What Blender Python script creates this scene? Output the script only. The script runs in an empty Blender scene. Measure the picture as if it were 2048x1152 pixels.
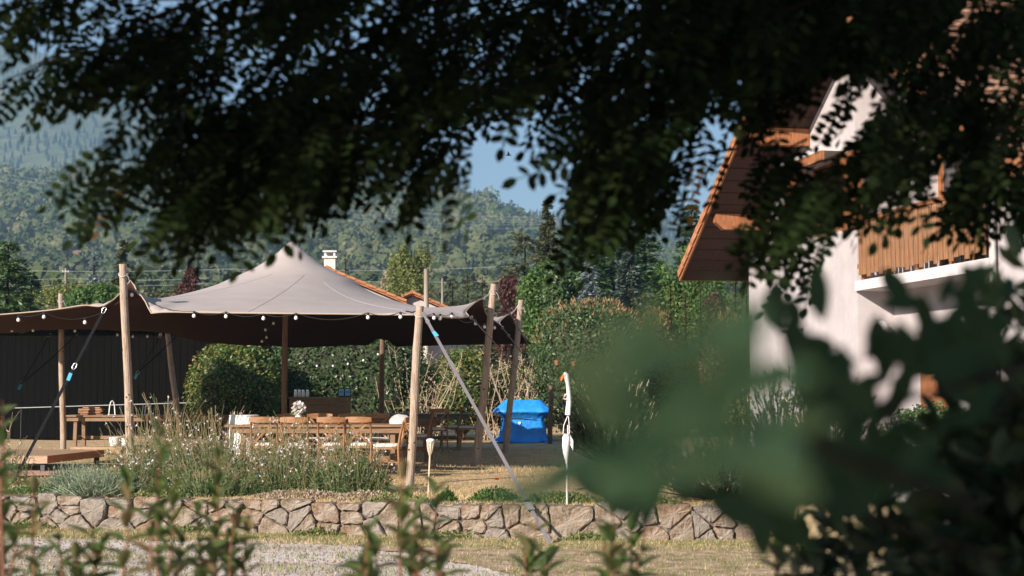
import bpy, math, random
import numpy as np
from mathutils import Vector, Matrix, noise

# ------------------------------------------------------------------ camera, sky, sun, exposure
sc = bpy.context.scene
col = sc.collection
R = math.radians
rng = np.random.default_rng(11)
rnd = random.Random(5)
FPX = 2844.0                       # 50 mm lens on a 2048 px wide frame
CAMZ = 1.766
PITCH = math.atan((772 - 576) / FPX)
cd = bpy.data.cameras.new("camera")
cam = bpy.data.objects.new("camera", cd)
col.objects.link(cam)
cam.location = (0, 0, CAMZ)
cam.rotation_euler = (R(90) + PITCH, 0, 0)
cd.lens = 50; cd.sensor_width = 36
cd.clip_start = 0.05; cd.clip_end = 20000
cd.dof.use_dof = True
cd.dof.focus_distance = 23.0
cd.dof.aperture_fstop = 2.4
cd.dof.aperture_blades = 9
sc.camera = cam

SUN_AZ, SUN_EL = R(40), R(24)
LDIR = Vector((math.sin(SUN_AZ) * math.cos(SUN_EL), math.cos(SUN_AZ) * math.cos(SUN_EL), -math.sin(SUN_EL)))
w = bpy.data.worlds.new("World"); sc.world = w; w.use_nodes = True
nt = w.node_tree
bg = nt.nodes["Background"]
sky = nt.nodes.new("ShaderNodeTexSky")
sky.sky_type = 'NISHITA'; sky.sun_disc = False
sky.sun_elevation = SUN_EL; sky.sun_rotation = SUN_AZ + math.pi
sky.altitude = 400; sky.air_density = 1.0; sky.dust_density = 0.35; sky.ozone_density = 2.2
nt.links.new(sky.outputs[0], bg.inputs[0])
bg.inputs[1].default_value = 0.055
sd = bpy.data.lights.new("sun", 'SUN'); sd.energy = 5.0; sd.angle = R(0.5); sd.color = (1.0, 0.90, 0.78)
so = bpy.data.objects.new("sun", sd); col.objects.link(so)
so.rotation_euler = LDIR.to_track_quat('-Z', 'Y').to_euler()
so.location = (-20, -20, 30)
sc.view_settings.view_transform = 'Standard'
sc.view_settings.look = 'None'
sc.view_settings.exposure = 1.24
sc.view_settings.gamma = 1.0
sc.view_settings.use_curve_mapping = False
sc.render.engine = 'CYCLES'
sc.cycles.use_denoising = True
sc.cycles.max_bounces = 6
sc.cycles.transparent_max_bounces = 6
sc.cycles.volume_bounces = 0

# ------------------------------------------------------------------ helpers
FW = np.array([0, math.cos(PITCH), math.sin(PITCH)]); UPV = np.array([0, -math.sin(PITCH), math.cos(PITCH)])
def ray(px, py):
    return FW * FPX + UPV * (576 - py) + np.array([px - 1024.0, 0, 0])
def at(px, py, d):                 # a point of the photograph at depth d metres
    r = ray(px, py)
    return Vector(r * (d / r[1])) + Vector((0, 0, CAMZ))
GZ = 0.40                          # garden level
def gp(px, py, z=GZ):              # a point of the photograph on a level plane
    r = ray(px, py)
    return Vector(r * ((z - CAMZ) / r[2])) + Vector((0, 0, CAMZ))

def nrm(a):
    return a / np.maximum(np.linalg.norm(a, axis=-1, keepdims=True), 1e-9)

def link_node(nt, a, b): nt.links.new(a, b)

def mat(name, c1, c2=None, rough=0.7, scale=6.0, stretch=(1, 1, 1), bump=0.0, bscale=None, metal=0.0, coords='Object',
        c3=None, detail=6.0, spec=0.4, lo=0.35, hi=0.65):
    m = bpy.data.materials.new(name); m.use_nodes = True
    t = m.node_tree; p = t.nodes["Principled BSDF"]
    p.inputs["Roughness"].default_value = rough
    p.inputs["Metallic"].default_value = metal
    p.inputs["Specular IOR Level"].default_value = spec
    if c2 is None and bump == 0:
        p.inputs["Base Color"].default_value = (*c1, 1); return m
    tc = t.nodes.new("ShaderNodeTexCoord"); mp = t.nodes.new("ShaderNodeMapping")
    mp.inputs["Scale"].default_value = stretch
    t.links.new(tc.outputs[coords], mp.inputs[0])
    n = t.nodes.new("ShaderNodeTexNoise"); n.inputs["Scale"].default_value = scale; n.inputs["Detail"].default_value = detail
    n.inputs["Roughness"].default_value = 0.65
    t.links.new(mp.outputs[0], n.inputs["Vector"])
    rp = t.nodes.new("ShaderNodeValToRGB")
    e = rp.color_ramp.elements
    e[0].position = lo; e[0].color = (*c1, 1); e[1].position = hi; e[1].color = (*(c2 or c1), 1)
    if c3 is not None:
        k = e.new((lo + hi) / 2); k.color = (*c3, 1)
    t.links.new(n.outputs["Fac"], rp.inputs[0])
    t.links.new(rp.outputs[0], p.inputs["Base Color"])
    if bump:
        n2 = t.nodes.new("ShaderNodeTexNoise"); n2.inputs["Scale"].default_value = bscale or scale * 4; n2.inputs["Detail"].default_value = 8
        t.links.new(mp.outputs[0], n2.inputs["Vector"])
        b = t.nodes.new("ShaderNodeBump"); b.inputs["Strength"].default_value = bump; b.inputs["Distance"].default_value = 0.02
        t.links.new(n2.outputs["Fac"], b.inputs["Height"]); t.links.new(b.outputs[0], p.inputs["Normal"])
    return m

def leafmat(name, cols, trans=0.3, rough=0.5, per='island', tcol=None, spec=0.35):
    m = bpy.data.materials.new(name); m.use_nodes = True
    t = m.node_tree; p = t.nodes["Principled BSDF"]; out = t.nodes["Material Output"]
    p.inputs["Roughness"].default_value = rough; p.inputs["Specular IOR Level"].default_value = spec
    if per == 'island':
        g = t.nodes.new("ShaderNodeNewGeometry"); f = g.outputs["Random Per Island"]
    else:
        g = t.nodes.new("ShaderNodeObjectInfo"); f = g.outputs["Random"]
    rp = t.nodes.new("ShaderNodeValToRGB"); e = rp.color_ramp.elements
    n = len(cols)
    e[0].position = 0; e[0].color = (*cols[0], 1); e[1].position = 1; e[1].color = (*cols[-1], 1)
    for i in range(1, n - 1):
        k = e.new(i / (n - 1)); k.color = (*cols[i], 1)
    t.links.new(f, rp.inputs[0]); t.links.new(rp.outputs[0], p.inputs["Base Color"])
    if trans > 0:
        tr = t.nodes.new("ShaderNodeBsdfTranslucent"); mx = t.nodes.new("ShaderNodeMixShader"); mx.inputs[0].default_value = trans
        hs = t.nodes.new("ShaderNodeHueSaturation"); hs.inputs["Value"].default_value = 1.5; hs.inputs["Saturation"].default_value = 1.15
        t.links.new(rp.outputs[0], hs.inputs["Color"]); t.links.new(hs.outputs[0], tr.inputs[0])
        t.links.new(p.outputs[0], mx.inputs[1]); t.links.new(tr.outputs[0], mx.inputs[2]); t.links.new(mx.outputs[0], out.inputs[0])
    return m

def arr_mesh(name, V, F):
    """mesh from numpy arrays, every face with the same number of corners"""
    V = np.asarray(V, dtype=np.float32).reshape(-1, 3); F = np.asarray(F, dtype=np.int32)
    me = bpy.data.meshes.new(name)
    nf, k = F.shape
    me.vertices.add(len(V)); me.vertices.foreach_set("co", V.ravel())
    me.loops.add(nf * k); me.loops.foreach_set("vertex_index", F.ravel())
    me.polygons.add(nf)
    me.polygons.foreach_set("loop_start", np.arange(0, nf * k, k, dtype=np.int32))
    me.polygons.foreach_set("loop_total", np.full(nf, k, dtype=np.int32))
    me.update(calc_edges=True)
    return me

def obj(name, me, m=None, parent=None, smooth=False):
    o = bpy.data.objects.new(name, me); col.objects.link(o)
    if m is not None and len(me.materials) == 0: me.materials.append(m)
    if parent is not None: o.parent = parent
    if smooth:
        me.polygons.foreach_set("use_smooth", np.ones(len(me.polygons), dtype=bool))
    return o

def tag(o, label=None, cat=None, group=None, kind=None):
    if label: o["label"] = label
    if cat: o["category"] = cat
    if group: o["group"] = group
    if kind: o["kind"] = kind
    return o

def thing(name, label, cat, loc=(0, 0, 0), rz=0.0, group=None):
    o = bpy.data.objects.new(name, None); col.objects.link(o)
    o.empty_display_size = 0.1
    o.location = loc; o.rotation_euler = (0, 0, rz)
    return tag(o, label, cat, group)

def copy_tree(o, parent=None):
    c = o.copy(); col.objects.link(c)
    if parent is not None: c.parent = parent
    for ch in list(o.children): copy_tree(ch, c)
    return c

class MB:
    def __init__(self): self.v = []; self.f = []
    def add(self, vs, fs):
        k = len(self.v); self.v += [tuple(x) for x in vs]; self.f += [tuple(i + k for i in f) for f in fs]; return self
    def box(self, c, s, m=None):
        c = Vector(c); h = [x / 2 for x in s]
        vs = [Vector((x * h[0], y * h[1], z * h[2])) for z in (-1, 1) for y in (-1, 1) for x in (-1, 1)]
        if m is not None: vs = [m @ v for v in vs]
        return self.add([c + v for v in vs], [(0, 2, 3, 1), (4, 5, 7, 6), (0, 1, 5, 4), (2, 6, 7, 3), (0, 4, 6, 2), (1, 3, 7, 5)])
    def beam(self, p, q, w, h, up=(0, 0, 1)):
        p, q = Vector(p), Vector(q); d = (q - p); L = d.length; d.normalize(); up = Vector(up)
        if abs(d.dot(up)) > 0.98: up = Vector((0, 1, 0))
        s = d.cross(up).normalized(); u = s.cross(d)
        M = Matrix((s, d, u)).transposed()
        return self.box((p + q) / 2, (w, L, h), M)
    def tube(self, pts, rad, n=8, cap=True):
        pts = [Vector(p) for p in pts]
        if not hasattr(rad, '__len__'): rad = [rad] * len(pts)
        vs, fs = [], []
        ref = Vector((0, 0, 1))
        t0 = (pts[-1] - pts[0]).normalized()
        if abs(t0.dot(ref)) > 0.9: ref = Vector((0, 1, 0))
        for i, p in enumerate(pts):
            t = (pts[min(i + 1, len(pts) - 1)] - pts[max(i - 1, 0)])
            t = t.normalized() if t.length > 1e-9 else t0
            a = t.cross(ref)
            a = a.normalized() if a.length > 1e-6 else Vector((1, 0, 0))
            b = t.cross(a)
            for k in range(n):
                an = 2 * math.pi * k / n
                vs.append(p + (a * math.cos(an) + b * math.sin(an)) * rad[i])
        for i in range(len(pts) - 1):
            for k in range(n):
                k2 = (k + 1) % n
                fs.append((i * n + k, i * n + k2, (i + 1) * n + k2, (i + 1) * n + k))
        if cap:
            fs.append(tuple(range(n))); fs.append(tuple((len(pts) - 1) * n + k for k in reversed(range(n))))
        return self.add(vs, fs)
    def lathe(self, prof, c=(0, 0, 0), n=14, M=None):
        c = Vector(c); vs, fs = [], []
        for r, z in prof:
            for k in range(n):
                a = 2 * math.pi * k / n; v = Vector((r * math.cos(a), r * math.sin(a), z))
                vs.append(c + (M @ v if M is not None else v))
        for i in range(len(prof) - 1):
            for k in range(n):
                k2 = (k + 1) % n
                fs.append((i * n + k, i * n + k2, (i + 1) * n + k2, (i + 1) * n + k))
        fs.append(tuple(reversed(range(n)))); fs.append(tuple((len(prof) - 1) * n + k for k in range(n)))
        return self.add(vs, fs)
    def mesh(self, name):
        me = bpy.data.meshes.new(name); me.from_pydata(self.v, [], self.f); me.update(); return me
    def build(self, name, m, parent=None, smooth=False, bevel=0):
        o = obj(name, self.mesh(name), m, parent, smooth)
        if bevel:
            b = o.modifiers.new("bevel", 'BEVEL'); b.width = bevel; b.segments = 2; b.limit_method = 'ANGLE'
        return o

def leaf_arrays(C, D, N, L, W, cup=0.15, ngon=4):
    C = np.asarray(C, float); D = nrm(np.asarray(D, float)); N = np.asarray(N, float)
    S = nrm(np.cross(D, N)); N = np.cross(S, D)
    L = np.broadcast_to(np.asarray(L, float), (len(C),))[:, None]; W = np.broadcast_to(np.asarray(W, float), (len(C),))[:, None]
    n = len(C)
    if ngon == 4:
        V = np.stack([C, C + D * L * .45 + S * W * .5 + N * cup * W, C + D * L, C + D * L * .45 - S * W * .5 + N * cup * W], 1)
        F = np.arange(n)[:, None] * 4 + np.array([[0, 1, 2, 3]])
        F = np.concatenate([F[:, [0, 1, 2]], F[:, [0, 2, 3]]])
    elif ngon == 3:
        V = np.stack([C - S * W * .5, C + S * W * .5, C + D * L], 1)
        F = np.arange(n)[:, None] * 3 + np.array([[0, 1, 2]])
    else:
        V = np.stack([C, C + D * L * .28 + S * W * .46 + N * cup * W, C + D * L * .68 + S * W * .48 + N * cup * W, C + D * L,
                      C + D * L * .68 - S * W * .48 + N * cup * W, C + D * L * .28 - S * W * .46 + N * cup * W], 1)
        F = np.arange(n)[:, None] * 6
        F = np.concatenate([F + np.array([[0, 1, 2, 3]]), F + np.array([[0, 3, 4, 5]])])
    return V.reshape(-1, 3), F

def leaf_mesh(name, *a, **k):
    V, F = leaf_arrays(*a, **k); return arr_mesh(name, V, F)

def dirs(n):
    return nrm(rng.normal(size=(n, 3)))

_ico = {}
def ico(sub):
    if sub not in _ico:
        import bmesh
        bm = bmesh.new(); bmesh.ops.create_icosphere(bm, subdivisions=sub, radius=1)
        bm.verts.ensure_lookup_table()
        V = np.array([v.co[:] for v in bm.verts]); F = np.array([[v.index for v in f.verts] for f in bm.faces]); bm.free()
        _ico[sub] = (V, F)
    return _ico[sub]

def lump(P, f=1.0, seed=0.0):
    """cheap smooth 3-d noise in -1..1 for an (n,3) array"""
    x, y, z = (P * f).T
    return (np.sin(1.7 * x + 2.3 * y + seed) * np.cos(1.3 * z - 0.9 * x + 1.7 * seed) + np.sin(2.9 * y - 1.9 * z + 2.1 * seed) * .6
            + np.sin(4.1 * x + 3.7 * z + .5 * seed) * np.sin(3.3 * y + seed) * .5) / 2.1

# ------------------------------------------------------------------ materials
M = {}
M['lawn'] = mat('dry lawn', (0.15, 0.125, 0.045), (0.56, 0.39, 0.225), 0.95, 2.6, bump=0.9, bscale=60, c3=(0.45, 0.315, 0.17), lo=0.28, hi=0.68, detail=12)
M['soil'] = mat('earth and gravel', (0.36, 0.29, 0.21), (0.60, 0.54, 0.48), 0.95, 0.8, bump=0.7, bscale=45, c3=(0.50, 0.43, 0.35))
M['paving'] = mat('paving', (0.33, 0.31, 0.29), (0.45, 0.42, 0.39), 0.9, 3, bump=0.2)
M['stone1'] = mat('warm stone', (0.13, 0.095, 0.065), (0.30, 0.225, 0.165), 0.95, 9, bump=0.9, bscale=40, c3=(0.22, 0.165, 0.12))
M['stone2'] = mat('grey stone', (0.15, 0.125, 0.105), (0.36, 0.30, 0.255), 0.95, 8, bump=0.9, bscale=50, c3=(0.25, 0.205, 0.175))
M['stone3'] = mat('rust stone', (0.15, 0.09, 0.055), (0.31, 0.21, 0.145), 0.95, 7, bump=0.9, bscale=40)
M['mortar'] = mat('mortar', (0.05, 0.04, 0.03), (0.26, 0.21, 0.17), 0.95, 20, bump=0.5)
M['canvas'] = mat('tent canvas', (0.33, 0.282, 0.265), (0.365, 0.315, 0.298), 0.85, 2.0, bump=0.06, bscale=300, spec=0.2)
M['underside'] = mat('tent lining', (0.046, 0.026, 0.020), (0.060, 0.035, 0.027), 0.95, 3, spec=0.03)  # brown inner face, darkened further to deepen the shade under the tent
M['hem'] = mat('tent hem', (0.33, 0.25, 0.19), (0.38, 0.29, 0.22), 0.85, 20)
M['pole'] = mat('pole wood', (0.25, 0.175, 0.125), (0.46, 0.355, 0.28), 0.85, 5, stretch=(6, 6, .6), bump=0.45, bscale=20, c3=(0.37, 0.275, 0.205), spec=0.15)
M['shadedpole'] = mat('shaded pole wood', (0.11, 0.065, 0.04), (0.20, 0.12, 0.075), 0.7, 5, stretch=(6, 6, .6))  # pole wood in darker tones, the tent's shade put into the colour
M['chairwood'] = mat('chair wood', (0.21, 0.09, 0.033), (0.33, 0.16, 0.068), 0.55, 6, stretch=(2, 2, 8), spec=0.5)
M['cushion'] = mat('cushion', (0.62, 0.56, 0.49), (0.72, 0.66, 0.59), 0.9, 12)
M['tablewood'] = mat('table wood', (0.16, 0.09, 0.047), (0.27, 0.165, 0.097), 0.7, 4, stretch=(1, 8, 8), bump=0.15)
M['plank'] = mat('deck plank', (0.30, 0.19, 0.12), (0.43, 0.30, 0.21), 0.8, 4, stretch=(8, 1, 8), bump=0.2)
M['redwood'] = mat('stained edge board', (0.36, 0.13, 0.05), (0.48, 0.20, 0.085), 0.55, 5, stretch=(1, 1, 6))
M['darkmetal'] = mat('dark metal', (0.045, 0.045, 0.05), (0.07, 0.07, 0.075), 0.5, 8, metal=0.6)
M['steel'] = mat('bright steel', (0.62, 0.62, 0.62), (0.72, 0.72, 0.72), 0.25, 10, metal=0.9)
M['strap'] = mat('grey webbing', (0.13, 0.115, 0.125), (0.18, 0.16, 0.17), 0.85, 90)
M['blacktie'] = mat('black webbing', (0.010, 0.010, 0.011), (0.018, 0.018, 0.02), 0.9, 60, spec=0.05)
M['bluetape'] = mat('blue tag', (0.05, 0.30, 0.50), (0.08, 0.40, 0.62), 0.6, 30)
M['bulb'] = mat('bulb glass', (0.82, 0.78, 0.72), (0.86, 0.82, 0.76), 0.15, 30, spec=0.8)
M['black'] = mat('black plastic', (0.012, 0.012, 0.013), (0.02, 0.02, 0.02), 0.5, 20)
M['tarp'] = mat('blue tarpaulin', (0.012, 0.17, 0.56), (0.022, 0.26, 0.70), 0.36, 5, bump=1.0, bscale=11, spec=0.5)
M['white'] = mat('white paint', (0.74, 0.72, 0.70), (0.82, 0.80, 0.78), 0.6, 8)
M['goose'] = mat('white nylon', (0.76, 0.72, 0.72), (0.82, 0.78, 0.78), 0.6, 20)
M['orange'] = mat('orange beak', (0.72, 0.16, 0.03), (0.80, 0.22, 0.05), 0.5, 20)
M['pink'] = mat('pink ribbon', (0.70, 0.42, 0.46), (0.76, 0.50, 0.54), 0.6, 20)
M['stucco'] = mat('white stucco', (0.435, 0.39, 0.395), (0.50, 0.45, 0.455), 0.95, 3, bump=0.8, bscale=85)
M['concrete'] = mat('painted concrete', (0.52, 0.48, 0.48), (0.60, 0.56, 0.56), 0.85, 2, bump=0.15)
M['tile'] = mat('clay tile', (0.28, 0.10, 0.045), (0.44, 0.20, 0.10), 0.9, 5, bump=0.3, c3=(0.36, 0.145, 0.065))
M['oldtile'] = mat('lichened clay tile', (0.22, 0.09, 0.05), (0.46, 0.36, 0.28), 0.9, 7, bump=0.4, c3=(0.32, 0.17, 0.105), lo=0.3, hi=0.72)
M['housewood'] = mat('stained house timber', (0.21, 0.072, 0.024), (0.34, 0.135, 0.052), 0.65, 5, stretch=(5, 5, 1), bump=0.1)
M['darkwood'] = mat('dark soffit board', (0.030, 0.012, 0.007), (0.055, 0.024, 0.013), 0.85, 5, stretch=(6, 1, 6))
M['baluster'] = mat('baluster board', (0.19, 0.082, 0.034), (0.31, 0.155, 0.072), 0.75, 7, stretch=(4, 4, .5), bump=0.15)
M['shutterwhite'] = mat('white roller shutter', (0.66, 0.65, 0.66), (0.74, 0.73, 0.74), 0.5, 6)
M['glass'] = mat('window glass', (0.03, 0.035, 0.04), (0.05, 0.055, 0.06), 0.05, 2, spec=0.8)
M['shed'] = mat('black stained boards', (0.003, 0.0028, 0.0026), (0.006, 0.0055, 0.005), 1.0, 5, stretch=(6, 6, .6), bump=0.2, spec=0.05)
M['bark'] = mat('bark', (0.010, 0.008, 0.006), (0.026, 0.020, 0.015), 1.0, 6, stretch=(4, 4, .8), bump=0.9, bscale=16, spec=0.03)
M['twig'] = mat('twig', (0.13, 0.085, 0.055), (0.24, 0.165, 0.11), 0.9, 10)
M['drytwig'] = mat('dry twig', (0.34, 0.245, 0.16), (0.52, 0.40, 0.28), 0.9, 6)
M['redstem'] = mat('red stem', (0.15, 0.055, 0.032), (0.22, 0.09, 0.05), 0.6, 20)
M['core'] = mat('shaded bush core', (0.02, 0.026, 0.012), (0.045, 0.05, 0.025), 0.95, 8, bump=0.9, bscale=14)  # solid filling of the bushes, coloured like foliage in shade
M['hillside'] = mat('hill grass', (0.055, 0.075, 0.03), (0.12, 0.13, 0.055), 0.95, 0.02)
M['cable'] = mat('pale cable', (0.32, 0.32, 0.32), (0.38, 0.38, 0.38), 0.6, 1)
M['utility'] = mat('weathered utility pole', (0.36, 0.31, 0.26), (0.48, 0.42, 0.36), 0.9, 3, stretch=(5, 5, .5))
M['chimney'] = mat('chimney render', (0.50, 0.46, 0.41), (0.62, 0.57, 0.52), 0.95, 4, bump=0.5)
M['jar'] = mat('jar glass', (0.68, 0.68, 0.66), (0.78, 0.78, 0.76), 0.08, 8, spec=0.9)
M['bluecard'] = mat('blue printed card', (0.16, 0.42, 0.62), (0.20, 0.47, 0.66), 0.5, 6)
M['cloth'] = mat('grey cloth', (0.40, 0.38, 0.37), (0.54, 0.52, 0.51), 0.95, 6)
M['bamboo'] = mat('bamboo', (0.52, 0.40, 0.27), (0.66, 0.54, 0.39), 0.6, 9, stretch=(6, 6, 1))
M['rug'] = mat('red woven rug', (0.36, 0.10, 0.07), (0.55, 0.40, 0.33), 0.95, 30, stretch=(1, 6, 1))
M['petal'] = leafmat('white petals', [(0.80, 0.70, 0.72), (0.84, 0.80, 0.80), (0.78, 0.60, 0.64)], 0.3)
M['redpetal'] = leafmat('red petals', [(0.66, 0.07, 0.035), (0.74, 0.16, 0.07)], 0.25)
M['gaura'] = leafmat('gaura leaf', [(0.055, 0.10, 0.035), (0.10, 0.17, 0.06), (0.16, 0.20, 0.085)], 0.3)
M['gstem'] = leafmat('gaura stem', [(0.12, 0.17, 0.06), (0.30, 0.26, 0.13), (0.40, 0.22, 0.13)], 0.15)
M['lavender'] = leafmat('lavender leaf', [(0.12, 0.16, 0.10), (0.20, 0.245, 0.155), (0.27, 0.30, 0.20)], 0.15)
M['straw'] = leafmat('straw blade', [(0.52, 0.37, 0.20), (0.60, 0.45, 0.27), (0.28, 0.24, 0.09), (0.48, 0.33, 0.17)], 0.25)
M['green blade'] = leafmat('green blade', [(0.09, 0.13, 0.035), (0.16, 0.20, 0.06), (0.30, 0.26, 0.12)], 0.25)
M['sedum'] = leafmat('dry flower head', [(0.34, 0.25, 0.18), (0.46, 0.36, 0.29), (0.26, 0.18, 0.10), (0.20, 0.19, 0.08)], 0.15)
M['ivy'] = leafmat('ivy leaf', [(0.022, 0.045, 0.016), (0.045, 0.085, 0.028), (0.075, 0.12, 0.04)], 0.15, 0.35)
M['privet'] = leafmat('hedge leaf', [(0.045, 0.09, 0.02), (0.085, 0.15, 0.035), (0.13, 0.19, 0.05), (0.30, 0.16, 0.06)], 0.25, 0.4)
M['roundbush'] = leafmat('clipped bush leaf', [(0.03, 0.06, 0.02), (0.06, 0.105, 0.035), (0.10, 0.14, 0.055)], 0.2, 0.45)
M['newgrowth'] = leafmat('russet new growth', [(0.26, 0.12, 0.055), (0.34, 0.19, 0.10), (0.20, 0.15, 0.06)], 0.25)
M['pine'] = leafmat('pine needle', [(0.028, 0.065, 0.028), (0.05, 0.10, 0.04), (0.08, 0.125, 0.05)], 0.15)
M['brightpine'] = leafmat('fresh pine needle', [(0.05, 0.10, 0.03), (0.08, 0.14, 0.045), (0.11, 0.17, 0.06)], 0.15)
M['mugo'] = leafmat('mountain pine needle', [(0.03, 0.06, 0.03), (0.05, 0.085, 0.042), (0.075, 0.11, 0.055)], 0.15)
M['spruce'] = leafmat('olive spruce spray', [(0.05, 0.06, 0.025), (0.085, 0.095, 0.04), (0.12, 0.12, 0.055)], 0.15)
M['bluespruce'] = leafmat('blue spruce spray', [(0.13, 0.17, 0.18), (0.20, 0.25, 0.26), (0.27, 0.31, 0.32)], 0.1)
M['fir'] = leafmat('silver fir spray', [(0.035, 0.06, 0.045), (0.07, 0.10, 0.08), (0.14, 0.17, 0.14)], 0.1)
M['thuja'] = leafmat('golden thuja spray', [(0.07, 0.10, 0.025), (0.13, 0.155, 0.04), (0.20, 0.19, 0.065)], 0.2)
M['maple'] = leafmat('green leaf', [(0.04, 0.085, 0.02), (0.07, 0.13, 0.03), (0.10, 0.16, 0.045)], 0.3)
M['yellowgreen'] = leafmat('yellow green leaf', [(0.10, 0.13, 0.035), (0.16, 0.18, 0.05), (0.22, 0.22, 0.07)], 0.35)
M['purple'] = leafmat('purple leaf', [(0.045, 0.016, 0.016), (0.085, 0.030, 0.026), (0.13, 0.055, 0.04)], 0.25)
M['oak'] = leafmat('broadleaf crown', [(0.05, 0.075, 0.025), (0.085, 0.105, 0.04), (0.13, 0.14, 0.06), (0.07, 0.095, 0.04)], 0.0, 0.9, spec=0.1)
M['laurel'] = leafmat('dark laurel leaf', [(0.010, 0.018, 0.008), (0.018, 0.030, 0.012), (0.028, 0.042, 0.018)], 0.1, 0.5, spec=0.15)
M['farpine'] = leafmat('conifer crown', [(0.025, 0.05, 0.025), (0.045, 0.07, 0.035), (0.07, 0.09, 0.045)], 0.0, 0.9, spec=0.1)
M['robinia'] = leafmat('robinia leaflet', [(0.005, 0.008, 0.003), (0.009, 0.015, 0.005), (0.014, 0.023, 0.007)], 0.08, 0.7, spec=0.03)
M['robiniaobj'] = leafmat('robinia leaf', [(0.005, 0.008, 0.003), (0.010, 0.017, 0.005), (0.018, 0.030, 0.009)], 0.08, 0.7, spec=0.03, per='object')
M['robyellow'] = leafmat('turning robinia leaf', [(0.22, 0.10, 0.03), (0.26, 0.15, 0.05), (0.18, 0.08, 0.03)], 0.35, 0.5, per='object')
M['photinia'] = leafmat('photinia leaf', [(0.045, 0.08, 0.024), (0.085, 0.125, 0.035), (0.14, 0.16, 0.055), (0.065, 0.11, 0.036), (0.11, 0.14, 0.05), (0.22, 0.15, 0.08)], 0.3, 0.35, per='object')
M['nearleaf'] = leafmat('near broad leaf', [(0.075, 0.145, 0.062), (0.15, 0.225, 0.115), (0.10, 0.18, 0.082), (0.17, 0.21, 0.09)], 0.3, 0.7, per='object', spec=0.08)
M['shadeleaf'] = leafmat('shaded broad leaf', [(0.016, 0.032, 0.014), (0.026, 0.046, 0.02), (0.02, 0.038, 0.017)], 0.2, 0.7, per='object', spec=0.08)  # near leaf in darker tones: the branch's shade is in the colour
M['nearbrown'] = leafmat('withered leaf', [(0.24, 0.13, 0.075), (0.27, 0.15, 0.085)], 0.3, 0.5, per='object')

def weather(m, col, sc_, lo, hi, stretch=(1, 1, 1), amt=1.0):
    t = m.node_tree; p = t.nodes["Principled BSDF"]; src = p.inputs["Base Color"].links[0].from_socket
    tc = t.nodes.new("ShaderNodeTexCoord"); mp = t.nodes.new("ShaderNodeMapping"); mp.inputs["Scale"].default_value = stretch
    n = t.nodes.new("ShaderNodeTexNoise"); n.inputs["Scale"].default_value = sc_; n.inputs["Detail"].default_value = 8; n.inputs["Roughness"].default_value = .7
    rp = t.nodes.new("ShaderNodeValToRGB"); rp.color_ramp.elements[0].position = lo; rp.color_ramp.elements[1].position = hi
    rp.color_ramp.elements[0].color = (0, 0, 0, 1); rp.color_ramp.elements[1].color = (amt, amt, amt, 1)
    mx = t.nodes.new("ShaderNodeMix"); mx.data_type = 'RGBA'; mx.inputs[7].default_value = (*col, 1)
    t.links.new(tc.outputs['Object'], mp.inputs[0]); t.links.new(mp.outputs[0], n.inputs[0]); t.links.new(n.outputs[0], rp.inputs[0])
    t.links.new(rp.outputs[0], mx.inputs[0]); t.links.new(src, mx.inputs[6]); t.links.new(mx.outputs[2], p.inputs["Base Color"])
weather(M['stucco'], (0.32, 0.27, 0.245), 1.1, .50, .80, (1.2, 1.2, .7), .45)
weather(M['concrete'], (0.30, 0.27, 0.24), 2.5, .5, .8, (2, 2, .5), .6)
weather(M['canvas'], (0.25, 0.21, 0.195), .9, .5, .85, (1, 1, 1), .5)
weather(M['pole'], (0.30, 0.27, 0.25), 1.3, .48, .62, (2, 2, 1), .8)
weather(M['stone1'], (0.30, 0.26, 0.22), 3.0, .5, .62, (1, 1, 1), .7)
weather(M['stone2'], (0.17, 0.16, 0.13), 4.0, .52, .62, (1, 1, 1), .7)
weather(M['stone3'], (0.27, 0.235, 0.20), 3.0, .48, .60, (1, 1, 1), .7)
weather(M['tarp'], (0.05, 0.30, 0.62), 3.0, .5, .75, (1, 1, 1), .6)
weather(M['housewood'], (0.16, 0.075, 0.04), 2.2, .45, .7, (2, 2, .6), .6)
weather(M['baluster'], (0.16, 0.10, 0.065), 3.0, .45, .7, (3, 3, .5), .7)
# the far woods: one tone for each tree, read from the mesh
for k, cols in (('oak', [(0.065, 0.10, 0.04), (0.11, 0.145, 0.06), (0.165, 0.19, 0.085), (0.22, 0.23, 0.11), (0.28, 0.25, 0.14)]), ('farpine', [(0.04, 0.075, 0.04), (0.065, 0.105, 0.055), (0.10, 0.14, 0.07), (0.14, 0.17, 0.085)])):
    t = M[k].node_tree; at_ = t.nodes.new("ShaderNodeAttribute"); at_.attribute_name = 'tone'
    rp = [n for n in t.nodes if n.type == 'VALTORGB'][0]
    while len(rp.color_ramp.elements) > 2: rp.color_ramp.elements.remove(rp.color_ramp.elements[1])
    for i, c in enumerate(cols):
        e = rp.color_ramp.elements[0] if i == 0 else (rp.color_ramp.elements[-1] if i == len(cols) - 1 else rp.color_ramp.elements.new(i / (len(cols) - 1)))
        e.color = (*c, 1)
    t.links.new(at_.outputs["Fac"], rp.inputs[0])
for k in ('oak', 'farpine'):
    t = M[k].node_tree; p = t.nodes["Principled BSDF"]
    tc = t.nodes.new("ShaderNodeTexCoord"); n = t.nodes.new("ShaderNodeTexNoise"); n.inputs["Scale"].default_value = 0.55; n.inputs["Detail"].default_value = 7
    n.inputs["Roughness"].default_value = 0.75
    b = t.nodes.new("ShaderNodeBump"); b.inputs["Strength"].default_value = 1.0; b.inputs["Distance"].default_value = 2.2
    t.links.new(tc.outputs['Object'], n.inputs[0]); t.links.new(n.outputs[0], b.inputs["Height"]); t.links.new(b.outputs[0], p.inputs["Normal"])
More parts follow.
